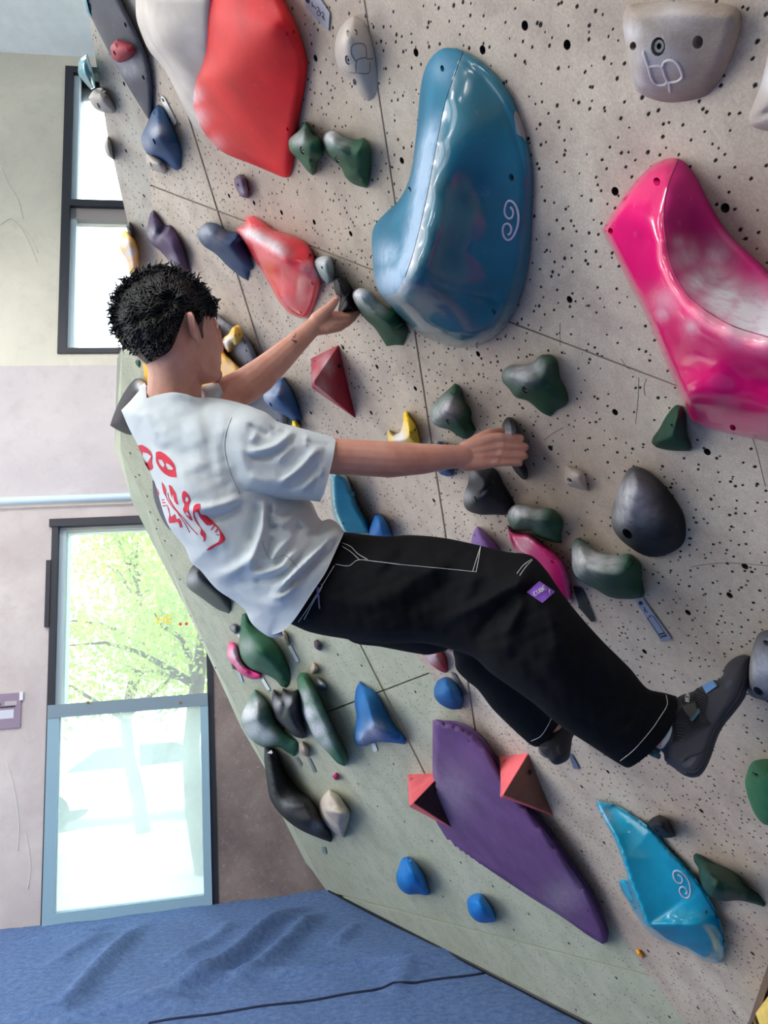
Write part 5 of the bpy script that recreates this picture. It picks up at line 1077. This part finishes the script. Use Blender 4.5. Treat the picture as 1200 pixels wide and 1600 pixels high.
# legs
parts += chain([(505,905,1.46,.060),(650,922,1.40,.052),(815,940,1.29,.038),(880,1000,1.295,.036),(990,1110,1.325,.030),(1042,1150,1.338,.030),(1075,1165,1.340,.028)])
parts += chain([(530,930,1.55,.05),(640,965,1.60,.045),(745,1005,1.70,.036),(805,1070,1.81,.032),(866,1135,1.93,.026),(876,1160,1.95,.028)])
# face on the side turned to the wall: nose, brow, lips, chin
fx = at(338,535,1.56)
parts += [icap(at(338,520,1.555), at(340,545,1.585), .010, .013), icap(at(330,505,1.545), at(325,503,1.59), .013, .013), icap(at(340,566,1.56), at(336,567,1.585), .009, .009), icap(at(338,585,1.545), at(330,588,1.575), .013, .013)]
V, F = join(parts)
me = bpy.data.meshes.new('b'); me.from_pydata([tuple(v) for v in V], [], F); me.update()
bm = bmesh.new(); bm.from_mesh(me)
bmesh.ops.remove_doubles(bm, verts=bm.verts, dist=1e-5)
bmesh.ops.recalc_face_normals(bm, faces=bm.faces); bm.to_mesh(me); bm.free()
tmp = bpy.data.objects.new('b', me); COL.objects.link(tmp)
md = tmp.modifiers.new('r', 'REMESH'); md.mode = 'VOXEL'; md.voxel_size = .0022; md.adaptivity = 0
ms = tmp.modifiers.new('s', 'SMOOTH'); ms.factor = .5; ms.iterations = 6
bpy.context.view_layer.update(); ev = tmp.evaluated_get(bpy.context.evaluated_depsgraph_get()); me2 = bpy.data.meshes.new_from_object(ev)
bv = np.zeros(len(me2.vertices) * 3); me2.vertices.foreach_get('co', bv); bv = bv.reshape(-1, 3); bf = [tuple(p.vertices) for p in me2.polygons]
bpy.data.objects.remove(tmp, do_unlink=True)
print('body', len(bf))
body = mesh_obj('body', bv, bf, M_skin, person)
bvh = BVHTree.FromPolygons([Vector(v) for v in bv], bf)
def on_body(px, py, lift=.0006):
    d = world(ray((px, py)))[0] - CAM0; d /= np.linalg.norm(d); h = bvh.ray_cast(Vector(CAM0), Vector(d))
    return np.array(h[0]) - d * lift if h[0] is not None else None
def bline(name, pts, r, mat, parent=body, step=2):
    q, _ = catmull(pts, step, False, 200); P = [on_body(*p) for p in q]; P = [p for p in P if p is not None]
    if len(P) > 1: return tube(name, P, r, mat, parent, 5)
M_tat = plain('tattoo_ink', (44, 42, 58), .7)
for L, r in (([(456,530),(459,533),(463,536)], .0010), ([(459,533),(462,532),(464,534)], .0009), ([(457,527),(461,524),(463,519)], .0003), ([(459,528),(461,525),(461,520)], .0003)): bline('tattoo', L, r, M_tat)
bline('thumbnail', [(525.5,464.5),(527,467.5)], .0026, plain('nail', (226, 176, 172), .35))
# eye and brow on the hidden side of the face, seen only from the wall side
M_eye = plain('eye_white', (230, 228, 224), .3)
disc('eye', at(336,514,1.590), M3 @ np.array([.75, 0, .66]), .009, .004, M_eye, body, 12, .004)
tube('eyebrow', [at(330,504,1.56), at(333,502,1.58), at(331,503,1.60)], .0028, M_hair, body)

# ear
earS = Sheet([(291,492),(294,488),(299,487.5),(303,494),(304.5,505),(307,518),(310.5,532),(309,536),(305,533),(299,527),(295,518),(292.5,505)], [(300,510,1.398),(293,500,1.402),(309,532,1.405)], .012, 4.5,
    strokes=[([(300,493),(301,505),(304,518),(307,530)], -.006, 1.6), ([(294,495),(295,508),(299,522)], .002, 1.5)], step=1.6)
earS.mesh('ear', M_skin, body, gs=1.6)

# hair
houter = [(217,559),(205,550),(190,538),(180,515),(175,495),(178,474),(187,451),(205,434),(228,423),(256,418),(282,425),(304,439),(322,457),(335,477),(337,492),(331,497),
          (325,492),(319,493),(316,505),(312,508),(306,498),(303,488),(297,486),(290,489),(286,500),(281,512),(275,530),(267,546),(255,556),(240,564),(229,569)]
def hair_under(P, z):
    q = np.array(houter[15:] + houter[:1], float); d = dist_seg(P, q[:-1], q[1:]); k = edge_prof(d / 16.); hz = head.zf(P) - .0015
    return np.minimum(z, hz + 0) * k + hz * (1 - k)
hairS = Sheet(houter, [(240,480,1.47),(200,480,1.46),(290,460,1.475),(330,480,1.505),(250,550,1.46)], .093, 60, opened=tuple(range(15, 30)), step=4., noise=.0045, under=hair_under)
hair = hairS.mesh('hair', M_hair, person, gs=3.5)
rs = np.random.RandomState(4); hv = []; hf = []
ring = hairS.ol; cnt = 0
cands = interior(hairS.ol, 4.2, 40, (.02, .08))
for p in cands:
    for rep in range(2):
        q = p + rs.uniform(-2.5, 2.5, 2); c = np.array([268., 470.]); v = q - c
        low = q[1] > 520 and q[0] < 285
        if low and rs.rand() < .55: continue
        rim = min(np.sqrt(((hairS.ol - q) ** 2).sum(1))) < 16; NS = 9
        a = math.atan2(v[1], v[0]) + rs.normal(0, .35) + .5 * math.sin(q[0] * .09) * math.cos(q[1] * .08); L = rs.uniform(18, 38) * (.4 if low else 1) * (.5 if rim else 1); curl = rs.uniform(-.09, .09); wv = rs.uniform(.2, .8); ph = rs.uniform(0, 6); pts = []; x = q.copy(); a = a + (rs.choice([-1., 1.]) * rs.uniform(.7, 1.4) if rim and not low else 0)
        for k in range(NS): pts.append(x.copy()); aa = a + wv * math.sin(ph + k * 1.1); x = x + np.array([math.cos(aa), math.sin(aa)]) * L / NS; a += curl * L / NS
        pts = np.array(pts); lift = .0015 + .007 * np.sin(np.linspace(0, 2.7, NS)) * rs.uniform(.3, 1.2)
        dd = hairS.ol; out_ = ~inside(pts, hairS.ol)
        if out_.any():
            if (pts[out_][:, 1] > 486).any() and (pts[out_][:, 0] > 212).any(): continue
            z = np.where(out_, 0, hairS.zf(pts)); z0 = z[~out_][-1] if (~out_).any() else 1.44; z = np.where(out_, z0 + .004, z)
        else: z = hairS.zf(pts)
        dd_ = np.where(out_, 0, hairS.d(pts)); sh_z = hairS.zc(pts) - hairS.T(pts) * edge_prof(np.maximum(dd_, 9) / hairS.w); z = np.where((dd_ < 9) & (not low), sh_z, z)
        W = world(ray(pts) * ((z - lift) / FPX)[:, None])
        tv, tf = tube(None, list(W), list(np.interp(np.linspace(0, 1, 9), [0, .3, .8, 1], [.0013, .0021, .0013, .0002])), None, seg=4); k0 = len(hv); hv += tv; hf += [tuple(i + k0 for i in f) for f in tf]
for p in cands[::2]:      # the far half of the head
    q = p + rs.uniform(-2, 2, 2)
    for rep in range(2):
        a = math.atan2(q[1] - 470, q[0] - 268) + rs.normal(0, .5); L = rs.uniform(9, 18); pts = []; x = q.copy()
        for k in range(5): pts.append(x.copy()); x = x + np.array([math.cos(a), math.sin(a)]) * L / 5; a += rs.uniform(-.3, .3)
        pts = np.array(pts)
        if not inside(pts, hairS.ol).all(): continue
        W = world(ray(pts) * ((hairS.zc(pts) + hairS.T(pts) * edge_prof(np.maximum(hairS.d(pts), 9) / hairS.w) + .004) / FPX)[:, None])
        tv, tf = tube(None, list(W), [.0012, .0018, .0016, .0012, .0003], None, seg=3); k0 = len(hv); hv += tv; hf += [tuple(i + k0 for i in f) for f in tf]
for k in range(90):   # loose curls standing off the outline
    i = rs.randint(2, 58) % len(ring); s0_ = ring[i]
    if s0_[0] > 300 and s0_[1] > 470 or s0_[1] > 545: continue
    v = s0_ - np.array([262., 490.]); a = math.atan2(v[1], v[0]) + rs.normal(0, .9); x = s0_ - v / np.linalg.norm(v) * 3; pts = []; curl = rs.choice([-1, 1]) * rs.uniform(.12, .30)
    for j in range(9): pts.append(x.copy()); x = x + np.array([math.cos(a), math.sin(a)]) * 2.2; a += curl
    W = world(ray(np.array(pts)) * ((1.452) / FPX)); tv, tf = tube(None, list(W), [.0007] * 8 + [.0002], None, seg=3); k0 = len(hv); hv += tv; hf += [tuple(i + k0 for i in f) for f in tf]
for k in range(46):   # fringe over the forehead
    x = np.array([rs.uniform(316, 335), rs.uniform(462, 486)]); a = rs.uniform(.7, 1.7); pts = []
    for j in range(7): pts.append(x.copy()); x = x + np.array([math.cos(a), math.sin(a)]) * rs.uniform(2, 3.4); a += rs.uniform(-.05, .22)
    z = np.linspace(1.455, 1.475 + rs.uniform(-.01, .03), 7); W = world(ray(np.array(pts)) * (z / FPX)[:, None]); tv, tf = tube(None, list(W), [.0014] * 5 + [.0009, .0003], None, seg=3); k0 = len(hv); hv += tv; hf += [tuple(i + k0 for i in f) for f in tf]
o = mesh_obj('hair_strands', hv, hf, M_hair, hair); o['kind'] = 'stuff'
for (q, m) in (([(304,495),(309,508),(313,520),(316,530),(318,528),(317,512),(318,500),(314,490)], 1),):
    spatch('sideburn', head, q, plain('sideburn_stubble', (92, 66, 62), .7), body, .0010, 2.5)

# T-shirt ------------------------------------------------------------------------
tors_ol = [(189.5,641),(204,626),(221,607),(228,605),(229,622),(246,617),(269,613),(291,616),(307,621),(326,621),(351,624),(376,630),(402,640),(430,670),(452,720),(466,770),(484,783),(494,803),(503,814),(516,811),(530,820),(538,831),
           (523.5,863),(509,894),(490,923),(465,961),(455,974),(443,985),(424,992),(414,989),(392,970),(387,958),(370,942),(338,920),(313,891),(299,879),(289,856),(265.5,825),(256,803),(243,758),(231,730),(215,695),(202,670)]
TF = [([(230,620),(246,620),(268,616),(290,619),(306,624),(326,625)], .0035, 3.0), ([(221,643),(236,666),(250,681)], .0025, 5), ([(221,642),(245,636),(268,624),(290,620)], -.0022, 2.0), ([(252,684),(258,660),(240,640)], .0015, 7), ([(215,650),(225,680),(245,700),(270,706)], -.004, 6),
      ([(376,778),(350,788),(320,795),(290,800)], .009, 6), ([(385,790),(355,803),(325,812)], -.006, 7),
      ([(414,783),(412,806),(409,830),(400,858),(388,895)], .015, 5.5), ([(421,786),(419,806),(424,824),(436,822)], -.013, 3.6), ([(402,785),(398,815),(385,850)], -.008, 7), ([(436,822),(452,812),(468,803)], .009, 4.5), ([(428,800),(432,790),(440,788)], .006, 4),
      ([(424,836),(420,860),(421,876)], -.009, 5), ([(462,832),(447,846),(430,866),(420,880)], .012, 5), ([(470,818),(461,830),(462,840)], -.009, 3.5), ([(465,812),(480,822),(487,832)], .007, 5),
      ([(388,898),(410,896),(440,886),(456,868),(470,860)], .013, 5.5), ([(394,907),(425,903),(452,892)], -.010, 4.5),
      ([(536,826),(506,852),(474,884),(446,912),(426,930)], .020, 6), ([(531,838),(502,866),(470,897),(440,926)], -.015, 4.2), ([(425,926),(430,934),(444,930),(466,910)], .010, 3.6), ([(502,843),(478,862),(452,884)], -.008, 5),
      ([(324,906),(350,899),(378,884),(396,862)], .012, 7), ([(305,880),(335,903),(372,912),(400,905)], -.007, 7), ([(350,925),(390,940),(430,943),(458,930)], .008, 8), ([(480,838),(500,830),(514,822)], -.007, 5), ([(470,930),(490,900),(512,870)], .004, 5),
      ([(300,650),(312,690),(310,740)], .005, 13), ([(330,640),(335,690),(330,740)], -.004, 12), ([(250,700),(290,712),(330,700)], -.005, 12), ([(270,740),(310,770),(350,780)], .004, 12), ([(300,830),(330,850),(360,850)], .005, 10), ([(290,800),(320,830),(350,870)], -.004, 10),
      ([(348,660),(338,700),(345,745)], .004, 8)]
tors = Sheet(tors_ol, [(200,650,1.49),(225,612,1.50),(290,625,1.475),(350,635,1.44),(400,650,1.42),(430,700,1.45),(460,760,1.48),(250,760,1.46),(310,790,1.45),(330,880,1.46),(400,940,1.47),(440,980,1.45),(500,815,1.47),(535,832,1.42),(500,905,1.41),(465,960,1.42),(420,860,1.46)],
    [(220,640,.09),(230,615,.085),(290,640,.100),(270,618,.095),(300,760,.125),(380,800,.13),(400,700,.11),(440,900,.12),(520,840,.07),(480,930,.085),(430,980,.08),(330,880,.12)], 62, strokes=TF, opened=(3,4,5,6,7,8,21,22,23,24,25,26,27), step=5., noise=.0012, amp=1.55)
shirt = tors.mesh('tshirt', M_shirt, person, gs=3.6)
SLF = [([(384,703),(402,705),(430,697),(448,682),(459,668)], .010, 4.8), ([(390,716),(420,712),(448,698),(466,680)], -.007, 5), ([(432,722),(446,706),(458,690)], .008, 5), ([(434,757),(450,746),(470,730),(488,710),(500,698)], .010, 5), ([(448,764),(475,744),(498,722)], -.006, 5), ([(468,768),(482,756),(494,744)], .006, 4),
       ([(386,662),(402,672),(422,681)], -.006, 4), ([(392,690),(400,680),(398,672)], .005, 4), ([(424,664),(432,676),(446,674),(452,668)], -.008, 4), ([(462,688),(490,692),(522,697)], -.003, 2), ([(480,680),(478,690),(482,696)], .005, 3), ([(497,746),(503,735),(500,725)], .005, 3.5), ([(385,745),(410,752),(440,748)], .004, 8), ([(372,690),(380,730),(390,765)], .003, 7),
       ([(512,688),(504,720),(494,752),(487,781)], -.0012, 1.6), ([(360,655),(353,680),(352,705),(357,730),(370,765)], -.003, 2.0)]
SEAM = np.array([(376,777),(364,752),(353,724),(348,697),(351,672),(360,648),(376,632)], float)
def sleeve_under(P, z):
    d = dist_seg(P, SEAM[:-1], SEAM[1:]); k = sstep(d / 34.); return (tors.zf(P) - .0015) * (1 - k) + z * k
slv = Sheet([(376,777),(364,752),(353,724),(348,697),(351,672),(360,648),(376,631),(402,639),(418,646),(433,658),(459,666),(497,676),(525,684),(521,712),(515,739),(507,768),(500,784),(481,782),(455,781),(402,779)],
    [(370,700,1.40),(400,660,1.40),(400,770,1.40),(440,720,1.385),(500,690,1.388),(495,770,1.388),(515,730,1.388)], [(370,700,.085),(420,710,.072),(500,730,.058),(515,700,.052),(500,770,.055)], 34, strokes=SLF, opened=(0,1,2,3,4,5,12,13,14,15), step=4.5, under=sleeve_under, amp=1.45)
slv.mesh('near_sleeve', M_shirt, shirt, gs=3.4)
Sheet([(306,600),(318,602),(341,597),(346,607),(351,620),(352,640),(320,640)], [(330,610,1.575),(345,610,1.585),(310,620,1.56)], .052, 14, opened=(2,3), step=3.).mesh('far_sleeve', M_shirt, shirt)
Sheet([(446,770),(484,782),(494,800),(502,815),(520,820),(510,840),(470,835),(450,810)], [(480,800,1.53),(500,815,1.54),(455,800,1.52)], .03, 14, strokes=[([(470,785),(480,800),(490,815)], .006, 4), ([(460,790),(465,805),(485,812)], -.006, 3)], step=3.).mesh('shirt_front', M_shirt, shirt)
Sheet([(384,955),(400,962),(425,985),(440,984),(443,994),(424,996),(405,985),(392,972)], [(410,975,1.50),(392,965,1.51)], .02, 8, step=3.).mesh('hem_fold', M_shirt, shirt)
# seams
M_seam = plain('shirt_stitch', (150, 156, 164), .9)
sline('sleeve_seam', slv, [(375,772),(364,748),(355,722),(351,697),(354,674),(362,652)], .0007, M_seam, shirt, .0004)
sline('side_seam', tors, [(410,845),(415,862),(424,874),(445,868),(468,889)], .0006, M_seam, shirt, .0003)
# red print on the back
def sp(p, k=7.273): return [(200 + x / k, 660 + y / k) for x, y in p]
PR = [([(315,340),(350,328),(400,345),(450,385),(500,440),(530,490),(545,560),(553,620),(500,622),(450,605),(400,570),(350,510),(318,440)], [[(338,420),(385,425),(412,480),(400,512),(365,480)], [(428,460),(470,480),(515,525),(500,540),(455,535),(430,500)]]),
      ([(110,265),(150,255),(200,280),(245,320),(272,380),(270,440),(285,510),(265,540),(238,548),(210,500),(185,450),(165,380),(135,320)], [[(165,340),(215,350),(262,385),(240,425),(215,465),(190,440),(170,390)]]),
      ([(462,708),(495,725),(520,770),(545,810),(555,870),(570,930),(555,935),(525,890),(510,830),(500,810),(500,870),(490,840),(475,780)], []),
      ([(612,810),(630,778),(655,785),(690,830),(708,880),(690,950),(692,1010),(710,1060),(735,1110),(715,1115),(670,1070),(635,1020),(625,985),(640,940),(618,880)], [[(645,855),(665,843),(688,865),(680,895),(665,908),(645,885)], [(650,1040),(660,1010),(685,1040),(700,1075)]]),
      ([(738,1000),(745,955),(780,925),(820,925),(822,960),(810,1010),(830,1045),(890,1060),(950,1110),(1010,1170),(1060,1240),(1100,1300),(1105,1330),(1060,1375),(990,1410),(930,1445),(885,1460),(910,1430),(980,1385),(1030,1350),(1045,1300),(1040,1240),(1010,1195),(960,1160),(915,1170),(860,1130),(810,1070),(795,1030),(770,1010),(755,1040),(770,1090),(800,1150),(835,1205),(880,1270),(875,1340),(855,1360),(855,1310),(822,1270),(825,1210),(780,1150),(745,1080)], []),
      ([(380,675),(400,700),(430,770),(425,800),(440,860),(400,790)], []), ([(435,925),(465,980),(475,1040),(490,1075),(530,1040),(545,1100),(580,1090),(600,1120),(615,1190),(595,1200),(575,1150),(560,1130),(520,1140),(465,1145),(460,1100),(468,1050)], []),
      ([(330,745),(345,770),(355,820),(345,835),(335,790)], []), ([(380,875),(415,872),(412,884),(382,888)], []), ([(385,905),(425,905),(424,918),(388,918)], []), ([(390,945),(436,940),(436,952),(392,957)], []),
      ([(970,1170),(985,1175),(950,1228),(937,1222)], []), ([(1010,1205),(1022,1212),(1000,1250),(982,1248)], [])]
for ol_, hs_ in PR:
    try: spatch('back_print', tors, sp(ol_), M_printr, shirt, .0011, 1.7, holes=[sp(h) for h in hs_], corner=45)
    except Exception as ex: print('print', ex)
for L in ([(450,800),(470,880),(520,960),(600,1080),(660,1170),(700,1250)], [(470,870),(540,980),(640,1100),(720,1200),(790,1275)], [(410,790),(460,900),(540,1000),(610,1070)], [(940,1110),(950,1150),(900,1165),(850,1110)], [(1000,1272),(1035,1283)]): sline('back_print', tors, sp(L), .0008, M_printr, shirt, .0006, 3)

# trousers ------------------------------------------------------------------------
PF = [([(560,850),(600,870),(650,890),(700,900)], .006, 9), ([(640,850),(620,880),(590,905)], -.007, 8), ([(700,870),(660,900),(610,930),(560,950)], .006, 10), ([(720,890),(680,925),(620,960)], -.006, 9),
      ([(830,900),(790,920),(750,945),(690,975)], .012, 8), ([(835,915),(800,940),(765,970),(740,1005)], -.012, 8), ([(815,905),(808,960),(780,1000)], .008, 7), ([(745,880),(730,930),(700,960)], .005, 9), ([(860,940),(870,1000),(850,1060)], .007, 14), ([(900,990),(920,1050),(920,1100)], -.006, 12), ([(930,1030),(960,1080),(975,1130)], .006, 12),
      ([(790,1010),(830,1040),(870,1080)], -.005, 9), ([(560,990),(620,985),(700,990)], .006, 8), ([(480,950),(540,960),(600,955)], -.005, 9), ([(850,870),(880,920),(930,985)], .004, 6), ([(780,955),(800,980),(790,1010),(745,1015)], .006, 8), ([(1010,1080),(1000,1120),(980,1160)], .006, 8), ([(950,1110),(930,1130),(900,1120)], -.004, 8)]
pant = Sheet([(530,830),(545,832),(600,838),(640,836),(690,840),(740,850),(790,862),(830,868),(855,893),(870,915),(900,955),(940,1000),(985,1045),(1012,1076),(1040,1083),(1057,1088),(1059,1102),(1045,1142),(1015,1177),(985,1199),(975,1198),(920,1163),(870,1130),(835,1100),(800,1075),(765,1050),(741,1028),(706,1015),(660,1005),(597,1005),(545,999),(485,988),(452,974)],
    [(530,840,1.47),(460,970,1.47),(500,900,1.45),(600,920,1.39),(650,870,1.38),(700,980,1.36),(780,900,1.28),(840,900,1.245),(850,1000,1.25),(930,1060,1.28),(1010,1090,1.335),(990,1160,1.335),(1050,1110,1.345)],
    [(500,900,.100),(560,960,.10),(650,930,.092),(780,940,.082),(860,950,.080),(930,1060,.078),(1000,1120,.070),(1050,1100,.066),(985,1180,.066)], 62, strokes=PF, opened=(15,16,17,18,32), step=6., noise=.002, amp=1.3)
trou = pant.mesh('trousers', M_pant, person, gs=5.)
legL = Sheet([(530,955),(740,965),(800,1010),(880,1100),(876,1126),(865,1143),(853,1162),(836,1167),(821,1157),(795,1133),(769,1107),(746,1077),(730,1064),(713,1046),(710,1028),(706,1014),(671,1023),(650,1021),(597,1011),(545,1000)],
    [(550,970,1.53),(640,990,1.59),(730,1020,1.68),(800,1080,1.80),(860,1140,1.93)], [(560,975,.085),(700,1000,.075),(800,1080,.085),(860,1140,.075)], 40, opened=(4,5,6), step=6., noise=.002)
legL.mesh('far_leg', M_pant, trou, gs=6.)
ST = lambda L, r=.0005, sh=pant, c=200: sline('stitching', sh, L, r, M_white, trou, .0008, 3, c)
ST([(1041,1086),(1042.5,1101),(1031,1121),(1018,1140),(990,1172),(969,1189)]); ST([(751,853),(745,872),(738.5,893)]); ST([(751,853),(748,873),(744,893.5)]); ST([(831,873.5),(818,883),(807.5,896)]); ST([(832,875),(822,885),(812,899)])
ST([(524,881.5),(545,884),(559,875),(585,877),(625.5,882)]); ST([(625.5,882),(690,888),(744.5,893.5)], .0003); ST([(534.5,848),(548,854),(559,865),(574,874)]); ST([(534,853),(548,862),(561,874)]); ST([(466,972),(480,952),(500,920),(522,884)], .0007)
ST([(475,968),(490,940),(503,917),(502,912)], .0006); ST([(830,1158),(845,1150),(858,1130),(863,1118)], .0008, legL)
sline('zip_pull', pant, [(497,917),(496,924),(498,934)], .0022, plain('cord_lilac', (120, 112, 190), .6), trou, .003, 3); sline('zip_pull', pant, [(498,934),(498.5,942),(499.5,951)], .0016, plain('cord_grey', (110, 108, 130), .5), trou, .003, 3)
pt = spatch('purple_patch', pant, [(823,925.3),(842.7,907.8),(867.5,924.4),(847.3,942.2)], M_patch, trou, .0016, 3., corner=20)
def lets(strokes, o, ux, uy, sc): return [[(o[0] + ux[0] * x * sc + uy[0] * y * sc, o[1] + ux[1] * x * sc + uy[1] * y * sc) for x, y in L] for L in strokes]
GL = {'C': [[(.9,.15),(.5,0),(.1,.25),(.1,.75),(.5,1),(.9,.85)]], 'U': [[(.1,1),(.1,.25),(.5,0),(.9,.25),(.9,1)]], 'B': [[(.1,0),(.1,1),(.7,.95),(.75,.6),(.1,.52)],[(.1,.52),(.85,.48),(.85,.08),(.1,0)]], 'E': [[(.9,1),(.1,1),(.1,0),(.9,0)],[(.1,.5),(.7,.5)]],
      'R': [[(.1,0),(.1,1),(.8,.95),(.8,.55),(.1,.5)],[(.4,.5),(.9,0)]], 'O': [[(.5,0),(.1,.3),(.1,.7),(.5,1),(.9,.7),(.9,.3),(.5,0)]], 'N': [[(.1,0),(.1,1),(.9,0),(.9,1)]]}
ux = np.array([18.5, -11.5]) / 21.8; uy = np.array([-.45, -.9])
for k, ch in enumerate('CUBE'):
    for L in lets(GL[ch], (836 + ux[0] * k * 5.6, 931.5 + ux[1] * k * 5.6), ux * 4.4, uy * 6.6, 1): sline('patch_letter', pant, L, .0006, M_white, pt, .0022, 1.5)
sline('patch_mark', pant, [(858.3,921.5),(858.3,924.5)], .0012, plain('patch_blue', (186, 196, 240), .7), pt, .0022, 1.5); sline('patch_mark', pant, [(858.3,924.5),(858.6,928.5)], .0005, M_white, pt, .0022, 1.5)

# shoes ---------------------------------------------------------------------------
shoe = Sheet([(1020,1168),(1036,1176),(1039,1188.5),(1055.5,1202),(1067.5,1211),(1081,1215),(1093,1212.5),(1102,1202),(1111,1182.5),(1117,1164),(1124.5,1145),(1133,1131),(1142.5,1119.5),(1151,1109),(1159,1098),(1166,1083),(1170,1065),(1172,1047),(1173,1025),(1162,1023),(1150,1026.5),(1138,1035),(1132,1045),(1129,1056.5),(1121.5,1062.5),(1114,1063),(1097,1071.5),(1091.5,1074.5),(1084,1080),(1063,1087),(1048,1100),(1036,1135)],
    [(1060,1180,1.325),(1100,1150,1.318),(1140,1080,1.315),(1165,1035,1.325),(1050,1120,1.345),(1090,1080,1.35)], [(1060,1180,.036),(1100,1150,.040),(1140,1080,.042),(1165,1035,.034),(1050,1120,.040)], 20,
    strokes=[([(1060,1160),(1080,1145),(1110,1128)], .003, 3), ([(1066,1190),(1076,1180),(1089,1177)], .003, 2.2), ([(1150,1050),(1140,1080),(1120,1120)], .002, 6)], opened=(29,30), step=2.6)
sh_ = shoe.mesh('right_shoe', M_shoe, person, gs=2.8)
def shp(p): return [(1000 + x / 6.667, 1010 + y / 6.667) for x, y in p]
spatch('sole', shoe, [(1165.5,1086),(1159,1098),(1151,1109),(1142.5,1119.5),(1133,1131),(1124.5,1145),(1117,1164),(1111,1182.5),(1102,1202),(1093,1212.3),(1081,1214.5),(1067.5,1210.5),(1072,1204),(1084,1206),(1093,1199),(1102,1182),(1108,1160),(1115,1141),(1128,1122),(1141,1105),(1152,1090),(1160,1070),(1166,1040),(1170,1030),(1171,1048)], M_sole, sh_, .0008, 2.4, dome=.0025, w_=3)
spatch('knit_ankle', shoe, shp([(600,430),(650,470),(710,520),(700,600),(680,680),(700,750),(740,800),(640,840),(540,890),(400,985),(340,1010),(350,900),(350,770),(400,680),(480,600),(560,470)]), M_knit, sh_, .0010, 2.4)
for k in range(9): sline('knit_rib', shoe, shp([(575 + 6 * k, 480 + 32 * k), (640, 500 + 34 * k), (705 - 2 * k, 550 + 30 * k)]), .0004, plain('rib_grey', (70, 70, 82), .8), sh_, .0014, 3)
for k in range(6): sline('knit_rib', shoe, shp([(385, 800 + 32 * k), (450, 800 + 34 * k), (530 - 12 * k, 860 + 24 * k)]), .0004, plain('rib_grey', (70, 70, 82), .8), sh_, .0014, 3)
st_ = spatch('ankle_strap', shoe, shp([(415,520),(560,465),(580,500),(605,640),(630,680),(560,780),(520,760),(450,680),(425,600)]), M_black, sh_, .003, 2.4, dome=.002, w_=3)
spatch('strap_end', shoe, shp([(605,640),(630,680),(545,785),(515,760),(570,710)]), M_tabt, st_, .0056, 2.)
for k, ch in enumerate('REN'):
    for L in lets(GL[ch], (1070.2 + .5 * k, 1095.5 - 4.4 * k), np.array([.15, -.95]) * 3.8, np.array([-.9, -.25]) * -6.5, 1): sline('strap_letter', shoe, L, .0006, M_white, st_, .0062, 1.2)
spatch('blue_tab', shoe, shp([(645,410),(755,350),(805,410),(690,490)]), M_tabb, sh_, .003, 2.4, dome=.0015, w_=2)
spatch('tab_edge', shoe, shp([(760,350),(800,375),(820,410),(805,418)]), M_black, sh_, .003, 2.)
spatch('heel_panel', shoe, shp([(430,1215),(480,1165),(600,1115),(590,1160),(540,1240),(495,1272),(450,1255)]), plain('heel_rubber', (60, 60, 70), .55, bump=.3), sh_, .001, 2.4)
sline('panel_seam', shoe, shp([(430,1215),(480,1165),(600,1115),(700,1065)]), .0008, M_sole, sh_, .001)
sline('panel_seam', shoe, shp([(240,1100),(340,1010),(540,890),(740,800)]), .0007, M_sole, sh_, .001)
spatch('scuff', shoe, shp([(880,380),(930,345),(970,355),(940,420),(900,450)]), plain('scuff_blue', (64, 68, 82), .9), sh_, .0006, 2.4)
tube('heel_loop', [at(1030,1182,1.30), at(1020,1178,1.298), at(1015,1175,1.31), at(1018,1171,1.325), at(1030,1173,1.325)], .005, M_tabt, sh_, 8)
sk = Sheet([(1024,1166),(1033,1150),(1044,1132),(1051,1128),(1055,1142),(1050,1160),(1040,1168),(1030,1170)], [(1040,1150,1.318)], .020, 10, step=2.5); sk.mesh('sock', M_sock, person, gs=2.6)
Sheet([(1019,1163),(1032,1146),(1040,1136),(1041,1142),(1036,1156),(1034,1168),(1026,1168)], [(1030,1155,1.312)], .022, 8, step=2.5).mesh('ankle', M_skin, body, gs=2.6)
shL = Sheet([(842,1168),(846,1160),(850,1150),(862,1135),(880,1118),(898,1140),(901,1145),(895,1152),(892,1170),(889,1185),(882,1191),(870,1195),(862,1192),(856,1184),(848,1178)], [(870,1170,1.93),(890,1150,1.95),(850,1165,1.93)], .055, 18, strokes=[([(872,1162),(878,1178),(886,1184)], .006, 3), ([(860,1175),(864,1186)], .004, 3)], step=2.8)
l_ = shL.mesh('left_shoe', plain('shoe_dark', (24, 24, 32), .7, bump=.3), person, gs=3.)
spatch('sock_edge', shL, [(874,1124),(879,1126),(876,1135),(870,1142),(865,1144),(868,1136)], M_sock, l_, .004, 2.)
